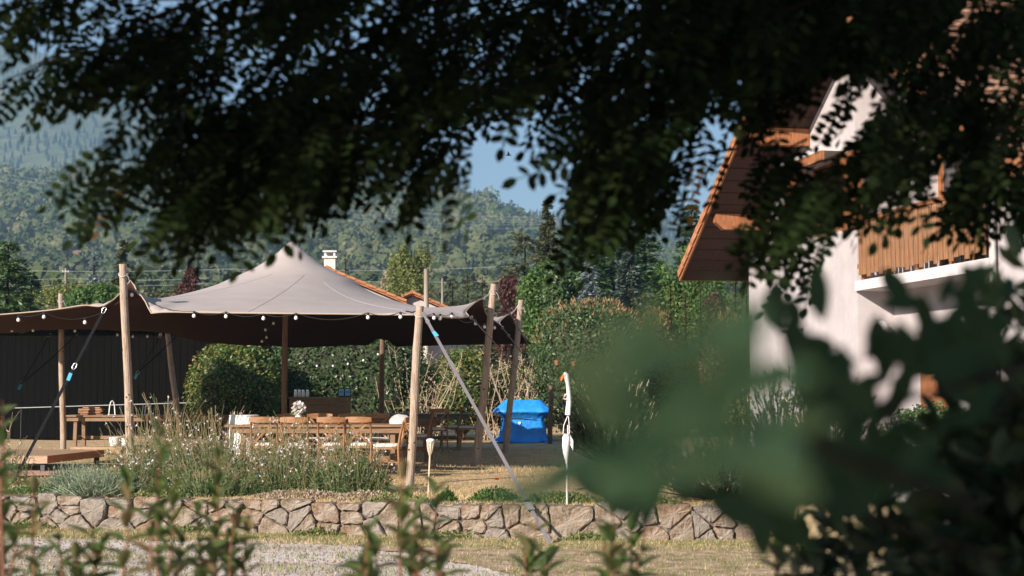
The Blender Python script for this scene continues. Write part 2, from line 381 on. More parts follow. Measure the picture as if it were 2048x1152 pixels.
# ------------------------------------------------------------------ ground, garden terrace, hills
WALL = [(-16.0, 20.2), (-9.0, 18.55), (-6.4, 17.85), (-3.2, 17.15), (-0.15, 16.5), (1.7, 16.3), (2.9, 16.4)]   # foot of the stone wall
def wall_y(x):
    xs = [p[0] for p in WALL]; ys = [p[1] for p in WALL]
    return float(np.interp(x, xs, ys)) if x < 2.9 else 16.4 + (x - 2.9) * 0.12

def build_ground():
    xs = np.concatenate([np.linspace(-60, -12, 10), np.linspace(-11, 9, 60), np.linspace(10, 60, 10)])
    ys = np.concatenate([np.linspace(-60, 2, 10), np.linspace(3, 20, 60), np.linspace(24, 80, 6)])
    X, Y = np.meshgrid(xs, ys)
    Z = 0.012 * lump(np.stack([X.ravel(), Y.ravel(), 0 * X.ravel()], 1), 2.2).reshape(X.shape)
    Z = np.where(Y > 18, -0.25, Z)
    V = np.stack([X, Y, Z], -1).reshape(-1, 3)
    nx, ny = len(xs), len(ys)
    F = [(j * nx + i, j * nx + i + 1, (j + 1) * nx + i + 1, (j + 1) * nx + i) for j in range(ny - 1) for i in range(nx - 1)]
    o = obj('ground', arr_mesh('ground', V, F), M['gravel'], smooth=True); tag(o, kind='structure')
    # raised garden behind the wall
    xs = np.concatenate([np.linspace(-70, -17, 10), np.linspace(-16, 8, 73), np.linspace(9, 60, 12)])
    ts = np.concatenate([[0.0, 0.0], np.linspace(0.02, 0.5, 40), np.linspace(0.52, 1, 12)])
    V = []
    for j, t in enumerate(ts):
        for x in xs:
            y0 = wall_y(x) + 0.10; y = y0 + (75 - y0) * t ** 1.3
            bank = max(0.0, min(1.0, (x - 2.9) / 0.6))
            if j == 0:
                V.append((x, y0 - 2.2 * bank, -0.05))
            else:
                V.append((x, y, GZ - 0.02 + 0.02 * math.sin(x * 1.3 + y * .7) * min(1, t * 20)))
    nx, ny = len(xs), len(ts)
    F = [(j * nx + i, j * nx + i + 1, (j + 1) * nx + i + 1, (j + 1) * nx + i) for j in range(ny - 1) for i in range(nx - 1)]
    o = obj('lawn', arr_mesh('lawn', V, F), M['lawn'], smooth=False); tag(o, kind='structure')
m = mat('gravel and thin turf', (0.27, 0.21, 0.12), (0.60, 0.52, 0.49), 0.95, 0.9, bump=0.8, bscale=70, c3=(0.52, 0.43, 0.375), lo=0.34, hi=0.60)
M['gravel'] = m
# stretch the turf / gravel bands along the wall and add grit
t = m.node_tree
mp = [n for n in t.nodes if n.type == 'MAPPING'][0]; mp.inputs["Scale"].default_value = (0.35, 1.25, 1); mp.inputs["Rotation"].default_value = (0, 0, R(8))
build_ground()

crest_px = np.array([-900, -300, 0, 300, 600, 900, 960, 1010, 1060, 1110, 1200, 1400, 1700, 2100, 2800.])
crest_y = np.array([280, 330, 345, 345, 368, 384, 392, 414, 436, 458, 478, 505, 540, 570, 600.])
mtn_px = np.array([-1500, -600, -100, 0, 200, 400, 622, 790, 930, 1060, 1200, 1340, 1600, 2100, 2800.])
mtn_y = np.array([84, 84, 84, 92, 150, 208, 266, 326, 386, 432, 447, 440, 455, 480, 520.])
def hill_z(X, Y):
    px = X / np.maximum(Y, 1) * FPX + 1024
    zc = (772 - np.interp(px, crest_px, crest_y)) / FPX * 850
    zm = (772 - np.interp(px, mtn_px, mtn_y)) / FPX * 1950
    t = np.clip((Y - 75) / (850 - 75), 0, 1)
    P = np.stack([X.ravel(), Y.ravel(), 0 * X.ravel()], 1)
    n1 = (lump(P, 1 / 110., 1.3) + .5 * lump(P, 1 / 45., 4.)).reshape(X.shape)
    n2 = (lump(P, 1 / 260., 2.7) + .5 * lump(P, 1 / 110., .4)).reshape(X.shape)
    z1 = zc * (.2 * t + .8 * t ** 1.7) + n1 * 10 * np.clip(t * 2.5, 0, 1) * (1 - .5 * t)
    t2 = np.clip((Y - 850) / 300, 0, 1); dip = zc * (1 - .35 * np.sin(t2 * math.pi / 2))
    t3 = np.clip((Y - 1060) / 890, 0, 1.25)
    z2 = dip + (zm - dip) * t3 ** 1.05 + n2 * 24 * np.clip(t3 * 3, 0, 1) * np.clip((1.0 - t3) * 4, 0.1, 1)
    return np.where(Y < 850, z1, z2) + GZ - 0.35

def build_hills():
    q = np.linspace(-0.85, 0.85, 150)
    d = np.concatenate([[70], np.geomspace(76, 2010, 110), [2400]])
    Q, D = np.meshgrid(q, d); X = Q * D
    Z = hill_z(X, D)
    Z[-1] = Z[-2] * .7
    V = np.stack([X, D, Z], -1).reshape(-1, 3); nx, ny = len(q), len(d)
    i, j = np.meshgrid(np.arange(nx - 1), np.arange(ny - 1))
    a = (j * nx + i).ravel(); F = np.stack([a, a + 1, a + nx + 1, a + nx], 1)
    o = obj('hills', arr_mesh('hills', V, F), M['hillside'], smooth=True); tag(o, kind='structure')
build_hills()

def blob_forest(name, label, P, S, nq, m):
    """each tree: a rough round core with a coat of leafy clumps"""
    V0, F0 = ico(1); nv = len(V0); n = len(P)
    sq = rng.uniform(.8, 1.25, (n, 1, 3)) * np.array([1, 1, 1.12])
    V = V0[None] * (1 + .22 * rng.normal(size=(n, nv, 1)).clip(-1.6, 1.6)) * .86
    V = (V * sq + np.array([0, 0, .7])) * S[:, None, None] + P[:, None, :]
    F = (F0[None] + (np.arange(n) * nv)[:, None, None]).reshape(-1, 3)
    d = dirs(n * nq).reshape(n, nq, 3); d[..., 2] = np.where(d[..., 2] < -.35, -d[..., 2], d[..., 2])
    k = rng.uniform(.78, 1.12, (n, nq, 1)) * (1 + .25 * np.sin(d[..., :1] * 4 + d[..., 1:2] * 5 + np.arange(n)[:, None, None]))
    C = ((d * k * sq) + np.array([0, 0, .7])) * S[:, None, None] + P[:, None, :]
    N = nrm(d + .75 * rng.normal(size=d.shape)).reshape(-1, 3); D = nrm(np.cross(N, dirs(n * nq)))
    L = np.repeat(S, nq) * rng.uniform(.38, .72, n * nq)
    C = C.reshape(-1, 3) - D * L[:, None] * .5
    V2, F2 = leaf_arrays(C, D, N, L, L * .75, cup=-.15)
    o = obj(name, arr_mesh(name, np.concatenate([V.reshape(-1, 3), V2]), np.concatenate([F, F2 + n * nv])), m); tag(o, label, 'forest', kind='stuff')
    tn = np.clip(.42 + .26 * lump(P, 1 / 38., 3.) + .20 * rng.normal(size=n), 0, 1)
    at_ = o.data.attributes.new('tone', 'FLOAT', 'POINT')
    at_.data.foreach_set('value', np.concatenate([np.repeat(tn, nv), np.clip(np.repeat(tn, nq * 4) + np.repeat(.06 * rng.normal(size=n * nq), 4), 0, 1)]).astype(np.float32))
    return o

def cone_forest(name, label, P, H, m):
    n = len(P); k = 6
    prof = [(0.0, .30), (.19, .02), (.03, 0.36), (.17, .16), (.05, .62), (.12, .40), (.0, 1.0), (.085, .68)]
    rings = [(.20, .02), (.08, .40), (.145, .34), (.05, .70), (.09, .66), (.0, 1.0)]
    a = np.arange(k) * 2 * math.pi / k
    V = []
    for r, z in rings:
        jr = r * rng.uniform(.65, 1.35, (n, k)); ph = rng.uniform(0, 1, (n, 1))
        V.append(np.stack([jr * np.cos(a + ph), jr * np.sin(a + ph), np.full((n, k), z) + rng.uniform(-.03, .03, (n, k)) * (z < .99)], -1))
    V = np.stack(V, 1) * H[:, None, None, None] + P[:, None, None, :]
    f = []
    for i in range(len(rings) - 1):
        for j in range(k):
            f.append((i * k + j, i * k + (j + 1) % k, (i + 1) * k + (j + 1) % k, (i + 1) * k + j))
    F = (np.array(f)[None] + (np.arange(n) * k * len(rings))[:, None, None]).reshape(-1, 4)
    o = obj(name, arr_mesh(name, V.reshape(-1, 3), F), m); tag(o, label, 'forest', kind='stuff')
    tn = np.clip(.45 + .25 * lump(P, 1 / 70., 5.) + .2 * rng.normal(size=n), 0, 1)
    o.data.attributes.new('tone', 'FLOAT', 'POINT').data.foreach_set('value', np.repeat(tn, k * len(rings)).astype(np.float32))

def build_forest():
    # broadleaf slope: trees spread evenly over the ground, with a few meadows left open
    def spread(d0, d1, step, q0=-.46, q1=.22):
        pts = []
        d = d0
        while d < d1:
            s = step * (0.8 + d / 1100)
            n = int((q1 - q0) * d / s)
            xs = np.linspace(q0, q1, max(n, 2)) * d + rng.uniform(-.5, .5, max(n, 2)) * s
            ys = d + rng.uniform(-.5, .5, max(n, 2)) * s
            pts.append(np.stack([xs, ys], 1)); d += s * .95
        return np.concatenate(pts)
    P = spread(170, 875, 6.4)
    mead = lump(np.stack([P[:, 0], P[:, 1] * .5, 0 * P[:, 0]], 1), 1 / 45., 9.) 
    px = P[:, 0] / P[:, 1] * FPX + 1024
    keep = ~((mead > .30) & (P[:, 1] < 330))
    keep &= ~((P[:, 1] > 180) & (P[:, 1] < 285) & (px > 60) & (px < 215))
    P = P[keep]
    Z = hill_z(P[:, 0], P[:, 1]); P3 = np.column_stack([P, Z - 1.0])
    S = rng.uniform(1.7, 4.6, len(P)) * (0.8 + .3 * np.clip(P[:, 1] / 700, 0, 1.3))
    near = P[:, 1] < 380
    blob_forest('broadleaf_wood', 'grey green broadleaf wood covering the lower slope of the hill', P3[near], S[near], 90, M['oak'])
    blob_forest('hillside_forest', 'hazy broadleaf forest covering the long hillside under the mountain', P3[~near], S[~near], 46, M['oak'])
    P = spread(930, 1990, 8.2, -.48, .20)
    P3 = np.column_stack([P, hill_z(P[:, 0], P[:, 1]) - 2]); 
    cone_forest('mountain_forest', 'blue hazy conifer forest on the steep mountain above the hillside', P3, rng.uniform(10, 17, len(P)), M['farpine'])
    # poplars and conifers poking out of the lower wood
    P = spread(190, 600, 24.0); P = P[rng.random(len(P)) < .35]
    P3 = np.column_stack([P, hill_z(P[:, 0], P[:, 1]) - 1])
    cone_forest('scattered_conifers', 'dark conifers poking out of the broadleaf wood on the slope', P3, rng.uniform(7, 12, len(P)), M['farpine'])
build_forest()

# turf verge along the foot of the wall
mb = MB(); xs = np.linspace(-12, 7.5, 120); 
for i, x in enumerate(xs):
    y0 = wall_y(x); w_ = .62 + .30 * math.sin(x * 1.1 + .6) + .16 * math.sin(x * 2.9) + .08 * math.sin(x * 7.3) + max(0, x + 2.2) * 1.05
    for k, f in enumerate((0, .35, .75, 1)): mb.v.append((float(x), float(y0 + .02 - w_ * f - .05 * math.sin(x * 23) * f), .022 - .010 * f))
for i in range(len(xs) - 1):
    for k in range(3): mb.f.append((i * 4 + k, i * 4 + k + 1, (i + 1) * 4 + k + 1, (i + 1) * 4 + k))
o = mb.build('verge', mat('worn turf', (0.11, 0.10, 0.035), (0.52, 0.385, 0.28), 0.95, 5, bump=1.0, bscale=60, c3=(0.34, 0.235, 0.14), detail=12, lo=.3, hi=.68)); tag(o, kind='structure')

# air: far things fade to blue
hz = MB().box((0, 1100, 282), (5600, 3200, 568)).build('haze', None)
hm = bpy.data.materials.new('haze'); hm.use_nodes = True
t = hm.node_tree; t.nodes.remove(t.nodes["Principled BSDF"])
pv = t.nodes.new("ShaderNodeVolumePrincipled"); pv.inputs["Density"].default_value = 0.00040; pv.inputs["Color"].default_value = (0.44, 0.71, 1.0, 1)
pv.inputs["Anisotropy"].default_value = 0.15
t.links.new(pv.outputs[0], t.nodes["Material Output"].inputs["Volume"])
hz.data.materials.append(hm); tag(hz, 'thin pale blue haze in the valley air', 'haze', kind='stuff')

# ------------------------------------------------------------------ stone retaining wall
def build_wall():
    pts = [Vector((x, y, 0)) for x, y in WALL if x > -9.5]
    cum = [0.0]
    for a, b in zip(pts, pts[1:]): cum.append(cum[-1] + (b - a).length)
    Ltot = cum[-1]
    def on(s):
        s = max(0, min(Ltot, s))
        for i in range(len(pts) - 1):
            if s <= cum[i + 1] or i == len(pts) - 2:
                d = (pts[i + 1] - pts[i]).normalized(); p = pts[i] + d * (s - cum[i]); return p, Vector((d.y, -d.x, 0))
    root = thing('stone_wall', 'low dry stone retaining wall of irregular grey and brown stones below the garden', 'wall', (0, 0, 0))
    H = 0.415
    # irregular stones: Voronoi cells of a jittered lattice on the wall face
    cells = []
    s = 0.05
    while s < Ltot:
        wd = rnd.uniform(.17, .44)
        r = rnd.random()
        rows = [.22] if r < .16 else ([.11, .31] if r < .42 else ([.08, .26] if r < .58 else [.065, .20, .345]))
        for z in rows:
            cells.append((s + rnd.uniform(-.13, .13), z + rnd.uniform(-.06, .06)))
        s += wd * (0.8 if len(rows) > 1 else 1.05)
    sx = 0.72
    meshes = 0
    stone_m = ['stone1', 'stone2', 'stone3']
    for i, (a, b) in enumerate(cells):
        Ht = H + .035 * math.sin(a * 3.1) * math.sin(a * 1.3) + rnd.uniform(-.025, .02); poly = [(a - 1.0, -0.05), (a + 1.0, -0.05), (a + 1.0, Ht), (a - 1.0, Ht + rnd.uniform(-.02, .02))]
        for j, (c, e) in enumerate(cells):
            if j == i or abs(c - a) > 1.2: continue
            mx, my = (a + c) / 2, (b + e) / 2; nx, ny = (c - a) * sx, (e - b)
            out = []
            for k in range(len(poly)):
                p, q = poly[k], poly[(k + 1) % len(poly)]
                dp = (p[0] - mx) * nx + (p[1] - my) * ny; dq = (q[0] - mx) * nx + (q[1] - my) * ny
                if dp <= 0: out.append(p)
                if dp * dq < 0:
                    u = dp / (dp - dq); out.append((p[0] + (q[0] - p[0]) * u, p[1] + (q[1] - p[1]) * u))
            poly = out
            if len(poly) < 3: break
        if len(poly) < 3: continue
        # chip the outline: clipped corners, uneven edges
        ring = []
        for k in range(len(poly)):
            p, q = poly[k], poly[(k + 1) % len(poly)]
            L = math.hypot(q[0] - p[0], q[1] - p[1])
            if L < .015: continue
            nx_, ny_ = -(q[1] - p[1]) / L, (q[0] - p[0]) / L
            c = min(.028, L * .28) / L; m_ = max(1, int(L / .055))
            for z_ in range(m_ + 1):
                f = c + (1 - 2 * c) * z_ / m_; jt = rnd.uniform(-.003, .010)
                ring.append((p[0] + (q[0] - p[0]) * f + nx_ * jt, p[1] + (q[1] - p[1]) * f + ny_ * jt))
        if len(ring) < 4: continue
        cx = sum(p[0] for p in ring) / len(ring); cy = sum(p[1] for p in ring) / len(ring)
        if max(math.hypot(p[0] - cx, p[1] - cy) for p in ring) < .045: continue
        out = rnd.uniform(.0, .06)
        base, nn = on(cx)
        vs = []; n = len(ring)
        for kk, (sc_, dep) in enumerate(((.985, .10), (.975, -.012 - out), (.86, -.026 - out))):
            for (u, v) in ring:
                g = .003 / max(.06, math.hypot(u - cx, v - cy))
                f = sc_ - g
                uu, vv = cx + (u - cx) * f, cy + (v - cy) * f
                p, n_ = on(uu)
                jit = rnd.uniform(-.011, .011) if kk else 0
                tp = (vv - cy) * -.12
                vs.append(p + Vector((0, 0, vv)) - n_ * (dep + jit + tp * (kk > 0)) * 1.0)
        c = on(cx)[0] + Vector((0, 0, cy)) + nn * (out + .028 + rnd.uniform(-.006, .006)); vs.append(c)
        fs = []
        for r_ in range(2):
            for k in range(n):
                k2 = (k + 1) % n; fs.append((r_ * n + k, r_ * n + k2, (r_ + 1) * n + k2, (r_ + 1) * n + k))
        for k in range(n): fs.append((2 * n + k, 2 * n + (k + 1) % n, 3 * n))
        mb = MB(); o_loc = on(cx)[0] + Vector((0, 0, cy))
        mb.add([v - o_loc for v in vs], fs)
        o = mb.build('stone', M[rnd.choice(stone_m)], root); o.location = o_loc
    # recessed mortar core
    mb = MB(); n = 160
    for i in range(n + 1):
        p, nn = on(Ltot * i / n)
        for z, off in ((-.05, -.002), (H - .03, -.006), (H - .03, -.34)):
            mb.v.append(tuple(p + Vector((0, 0, z + (rnd.uniform(-.02, .02) if z > 0 else 0))) + nn * (off + rnd.uniform(-.02, .012))))
    for i in range(n):
        for k in range(2): mb.f.append((i * 3 + k, (i + 1) * 3 + k, (i + 1) * 3 + k + 1, i * 3 + k + 1))
    mb.build('mortar', M['mortar'], root)
build_wall()
# ------------------------------------------------------------------ the house on the right
HO = Vector((5.60, 23.0, 0)); HU = Vector((-0.174, 0.985, 0)).normalized(); HN = Vector((-0.985, -0.174, 0)).normalized()
def hp(s, z, o=0.0):               # s along the gable (away from the road), z up, o out of the wall
    return HO + HU * s + HN * o + Vector((0, 0, z))
HM = Matrix((HU, HN, Vector((0, 0, 1)))).transposed()
def hbox(mb, s0, s1, z0, z1, o0, o1):
    mb.box(hp((s0 + s1) / 2, (z0 + z1) / 2, (o0 + o1) / 2), (s1 - s0, o1 - o0, z1 - z0), HM); return mb

def build_house():
    root = thing('chalet', 'white stucco chalet with clay tile roof, wooden balcony and deep dark eaves', 'house', (0, 0, 0))
    S_E, S_R, Z_E, Z_R = 5.95, -0.73, 4.05, 8.09
    S_N = -7.5; PIT = (Z_R - Z_E) / (S_E - S_R)
    roofz = lambda s: Z_R - PIT * abs(s - S_R)
    # ---- gable wall with real openings: far block (upper window + roller shutter window), recess, near block
    def wall_block(name, s0, s1, o, holes, zlow=GZ - .1, depth=.30, top=True):
        # vertical strips between hole edges, each strip a stack of boxes
        cuts = sorted({s0, s1} | {h[0] for h in holes} | {h[1] for h in holes} | ({S_R} if s0 < S_R < s1 else set()))
        mb = MB()
        for a, b in zip(cuts, cuts[1:]):
            hs = sorted([h for h in holes if h[0] <= a and h[1] >= b], key=lambda h: h[2])
            z = zlow
            for h in hs:
                if h[2] > z: hbox(mb, a, b, z, h[2], o - depth, o)
                z = h[3]
            za, zb = roofz(a) - .16, roofz(b) - .16
            if not top: za = zb = 3.32
            vs = [hp(a, z, o), hp(b, z, o), hp(b, zb, o), hp(a, za, o), hp(a, z, o - depth), hp(b, z, o - depth), hp(b, zb, o - depth), hp(a, za, o - depth)]
            mb.add(vs, [(0, 1, 2, 3), (5, 4, 7, 6), (4, 0, 3, 7), (1, 5, 6, 2), (3, 2, 6, 7), (4, 5, 1, 0)])
        return mb.build(name, M['stucco'], root)
    wall_block('wall', 0, 5.2, 0.0, [(.55, 2.2, 4.35, 5.62), (2.35, 3.55, 1.55, 2.80)])
    wall_block('wall', -4.3, 0, -0.62, [(-3.9, -2.6, GZ - .1, 2.62), (-1.9, -1.0, GZ - .1, 2.62), (-3.3, -1.3, 3.48, 5.6)])
    wall_block('wall', -7.0, -4.3, 0.0, [])
    for a_, b_, c_ in ((-.001, .24, 0), (-4.54, -4.301, -4.3)):
        mb = MB(); hbox(mb, a_, b_, GZ - .1, roofz(c_) - .3, -.62, -.302); mb.build('return_wall', M['stucco'], root)
    # body behind
    mb = MB(); hbox(mb, 4.9, 5.2, GZ - .1, roofz(5.2) - .2, -8, -.302); hbox(mb, -7.0, -6.7, GZ - .1, roofz(-7) - .2, -8, -.302); hbox(mb, -6.7, 4.9, GZ - .1, 3.3, -8.3, -8); mb.build('rear_wall', M['stucco'], root)
    mb = MB(); hbox(mb, -6.7, 4.9, 3.24, 3.30, -7.9, -1.0); mb.build('floor_slab', M['concrete'], root)
    # ---- upper window: frame, panes, sloping sill, hood and shutters
    w = MB(); hbox(w, .55, 2.2, 4.35, 5.62, -.26, -.24); w = w.build('window', M['glass'], root)
    f = MB()
    for a, b, c, d in ((.55, .63, 4.35, 5.62), (2.12, 2.2, 4.35, 5.62), (.63, 2.12, 4.35, 4.43), (.63, 2.12, 5.54, 5.62), (1.33, 1.42, 4.43, 5.54)):
        hbox(f, a, b, c, d, -.239, -.16)
    f.build('window_frame', M['housewood'], w)
    k = MB(); hbox(k, .42, 2.36, 5.66, 5.74, .004, .42); k.build('window_hood', M['concrete'], root)
    k = MB(); hbox(k, .42, 1.5, 5.50, 5.659, .36, .42); k.build('hood_fascia', M['housewood'], root)
    for s0 in (-.28, 2.24):
        sh = MB(); hbox(sh, s0, s0 + .80, 4.33, 5.60, .012, .05); sh = sh.build('shutter', M['housewood'], root)
        for z in (4.55, 5.32):
            b = MB(); hbox(b, s0 + .02, s0 + .78, z, z + .10, .052, .078); b.build('shutter_batten', M['housewood'], sh)
    # ---- roller shutter window below
    rs = MB(); hbox(rs, 2.35, 3.55, 1.55, 2.80, -.24, -.21); rs = rs.build('roller_shutter', M['shutterwhite'], root)
    for i in range(14):
        z = 1.60 + i * .085
        b = MB(); hbox(b, 2.36, 3.54, z, z + .07, -.208, -.19); b.build('slat', M['shutterwhite'], rs)
    b = MB(); hbox(b, 2.25, 3.65, 1.47, 1.549, .003, .08); b.build('window_sill', M['concrete'], root)
    # ---- balcony
    sl = MB(); hbox(sl, -4.298, -.003, 3.30, 3.46, -.618, .05); sl.build('balcony_slab', M['concrete'], root)
    rl = MB(); hbox(rl, -4.25, -.05, 4.38, 4.45, -.03, .06); hbox(rl, -4.25, -.05, 3.66, 3.73, -.03, .02)
    for s in (-4.2, -3.1, -2.05, -1.0, -.12): hbox(rl, s - .04, s + .04, 3.461, 4.379, -.10, -.032)
    rl = rl.build('railing', M['housewood'], root)
    s = -4.22; i = 0
    while s < -.14:
        z0 = 3.52 + (.03 if i % 3 else -.02) + rnd.uniform(-.01, .01)
        b = MB(); hbox(b, s, s + .105, z0, 4.375, .022, .046); b.build('baluster', M['baluster'], rl, bevel=.004)
        s += .152; i += 1
    # french window behind the balcony
    d = MB(); hbox(d, -3.3, -1.3, 3.48, 5.6, -.86, -.84); d = d.build('balcony_door', M['glass'], root)
    b = MB()
    for x in (-3.3, -2.34, -1.38): hbox(b, x, x + .08, 3.48, 5.6, -.838, -.78)
    b.build('door_frame', M['housewood'], d)
    # ground floor: shuttered door and dark garage opening
    d = MB()
    for i in range(7): hbox(d, -1.9 + i * .129, -1.9 + i * .129 + .124, GZ, 2.60, -.60, -.57)
    d = d.build('wooden_door', M['housewood'], root)
    for z in (.75, 2.12):
        b = MB(); hbox(b, -1.88, -1.02, z, z + .13, -.569, -.545); b.build('door_batten', M['housewood'], d)
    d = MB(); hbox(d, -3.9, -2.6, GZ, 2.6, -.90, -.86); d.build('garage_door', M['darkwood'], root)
    # ---- roof: two slopes, soffit boards, purlins, verge tiles and tile courses
    OV = 1.20
    for sgn, s_e in ((1, S_E), (-1, S_N)):
        za = roofz(s_e)
        mb = MB(); o0, o1 = -9.0, OV
        vs = []
        for dz in (-.02, -.14):
            for (s_, z_) in ((s_e, za), (S_R, Z_R)):
                for o_ in (o0, o1 - .03): vs.append(hp(s_, z_ + dz, o_))
        mb.add(vs, [(0, 1, 3, 2), (4, 6, 7, 5), (0, 4, 5, 1), (2, 3, 7, 6), (1, 5, 7, 3), (0, 2, 6, 4)])
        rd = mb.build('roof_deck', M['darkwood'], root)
        # soffit boards run along the ridge; each one a piece
        n = 22
        for i in range(n):
            a = s_e + (S_R - s_e) * (i + .06) / n; b = s_e + (S_R - s_e) * (i + .94) / n
            bm = MB(); za_, zb_ = roofz(a) - .142, roofz(b) - .142
            vs = [hp(a, za_, .02), hp(b, zb_, .02), hp(b, zb_, OV - .05), hp(a, za_, OV - .05)]
            vs += [v - Vector((0, 0, .018)) for v in vs]
            bm.add(vs, [(0, 1, 2, 3), (7, 6, 5, 4), (0, 4, 5, 1), (1, 5, 6, 2), (2, 6, 7, 3), (3, 7, 4, 0)])
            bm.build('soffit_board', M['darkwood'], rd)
        # bargeboard
        bb = MB(); bb.beam(hp(s_e, za - .10, OV - .01), hp(S_R, Z_R - .10, OV - .01), .035, .17, up=(0, 0, 1)); bb.build('bargeboard', M['housewood'], root)
        # verge tiles
        L = math.hypot(s_e - S_R, Z_R - za); nt_ = int(L / .34)
        for i in range(nt_):
            f0, f1 = i / nt_, (i + 1.12) / nt_
            p = hp(s_e + (S_R - s_e) * f0, za + (Z_R - za) * f0 + .035, OV); q = hp(s_e + (S_R - s_e) * min(f1, 1), za + (Z_R - za) * min(f1, 1) + .005, OV)
            tb = MB(); tb.beam(p + HN * -.08, q + HN * -.08, .21, .03); tb.beam(p + HN * .028 - Vector((0, 0, .07)), q + HN * .028 - Vector((0, 0, .07)), .022, .14)
            tb.build('verge_tile', M['tile'], root)
        # tile courses
        nc = 30
        for i in range(nc):
            f0, f1 = i / nc, (i + 1.15) / nc
            tb = MB(); c0 = hp(s_e + (S_R - s_e) * f0, za + (Z_R - za) * f0 + .045, 0); c1 = hp(s_e + (S_R - s_e) * min(f1, 1), za + (Z_R - za) * min(f1, 1) + .008, 0)
            cols = 40
            for k in range(cols):
                o_ = OV - .2 - k * .2
                jz = Vector((0, 0, rnd.uniform(-.004, .008)))
                tb.beam(c0 + HN * o_ + jz, c1 + HN * o_ + jz, .196, .022)
            tb.build('tile_course', M['oldtile'], root)
    for s in (4.1, 2.0, S_R, -3.2, -5.8):
        z = roofz(s) - .29
        pb = MB()
        a, h = .085, .15
        prof = [(-.6, h), (OV - .14, h), (OV - .14, -h * .1), (OV - .30, -h), (-.6, -h)]
        vs = [hp(s - a, z + zz, o) for o, zz in prof] + [hp(s + a, z + zz, o) for o, zz in prof]
        pb.add(vs, [(0, 1, 2, 3, 4), (9, 8, 7, 6, 5)] + [(i, i + 5, (i + 1) % 5 + 5, (i + 1) % 5) for i in range(5)])
        pb.build('purlin', M['housewood'], root)
    ef = MB(); ef.beam(hp(S_E + .02, Z_E - .08, OV), hp(S_E + .02, Z_E - .08, -8.5), .03, .16); ef.build('eave_board', M['housewood'], root)
    # downpipe and wall lamp
    dp = MB(); dp.tube([hp(-4.5, GZ, .09), hp(-4.5, 4.6, .09)], .045, 10); dp.build('downpipe', M['concrete'], root, smooth=True)
    lp = thing('wall_lamp', 'small round grey wall lamp fixed beside the balcony recess of the chalet', 'lamp', tuple(hp(-.001, 2.72, -.35)))
    g = MB().lathe([(.02, -.09), (.085, -.07), (.11, -.01), (.10, .05), (.05, .09), (.02, .10)], (0, 0, 0), 14); 
    o = g.build('lamp_shade', M['shutterwhite'], lp, smooth=True); o.location = HU * -.13
    b = MB().beam(Vector((0, 0, 0)), HU * -.10, .05, .05); b.build('lamp_arm', M['darkmetal'], lp)
    # patio
    pa = MB(); hbox(pa, -7.5, 6.5, GZ - .3, GZ + .035, -.6, 2.0)
    o = pa.build('patio', M['paving']); tag(o, kind='structure')
    # hose coil
    hc = thing('hose_coil', 'black garden hose coiled on the patio against the white chalet wall', 'hose', tuple(hp(-.55, GZ + .035, .25)))
    pts = []
    for i in range(180):
        a = i / 180 * 2 * math.pi * 9; rr = .21 + .05 * math.sin(i * .37) + .02 * math.sin(i * 1.7)
        pts.append((rr * math.cos(a), rr * math.sin(a) * .75, .03 + i / 180 * .17 + .012 * math.sin(i * .9)))
    pts += [(.36, -.05, .10), (.52, -.1, .03), (.8, .02, .02)]
    MB().tube(pts, .017, 6).build('hose', M['black'], hc, smooth=True)
    tag(MB().box(hp(-.95, 1.05, -.611), (.09, .014, .09), HM).build('wall_socket', M['strap'], root))
build_house()

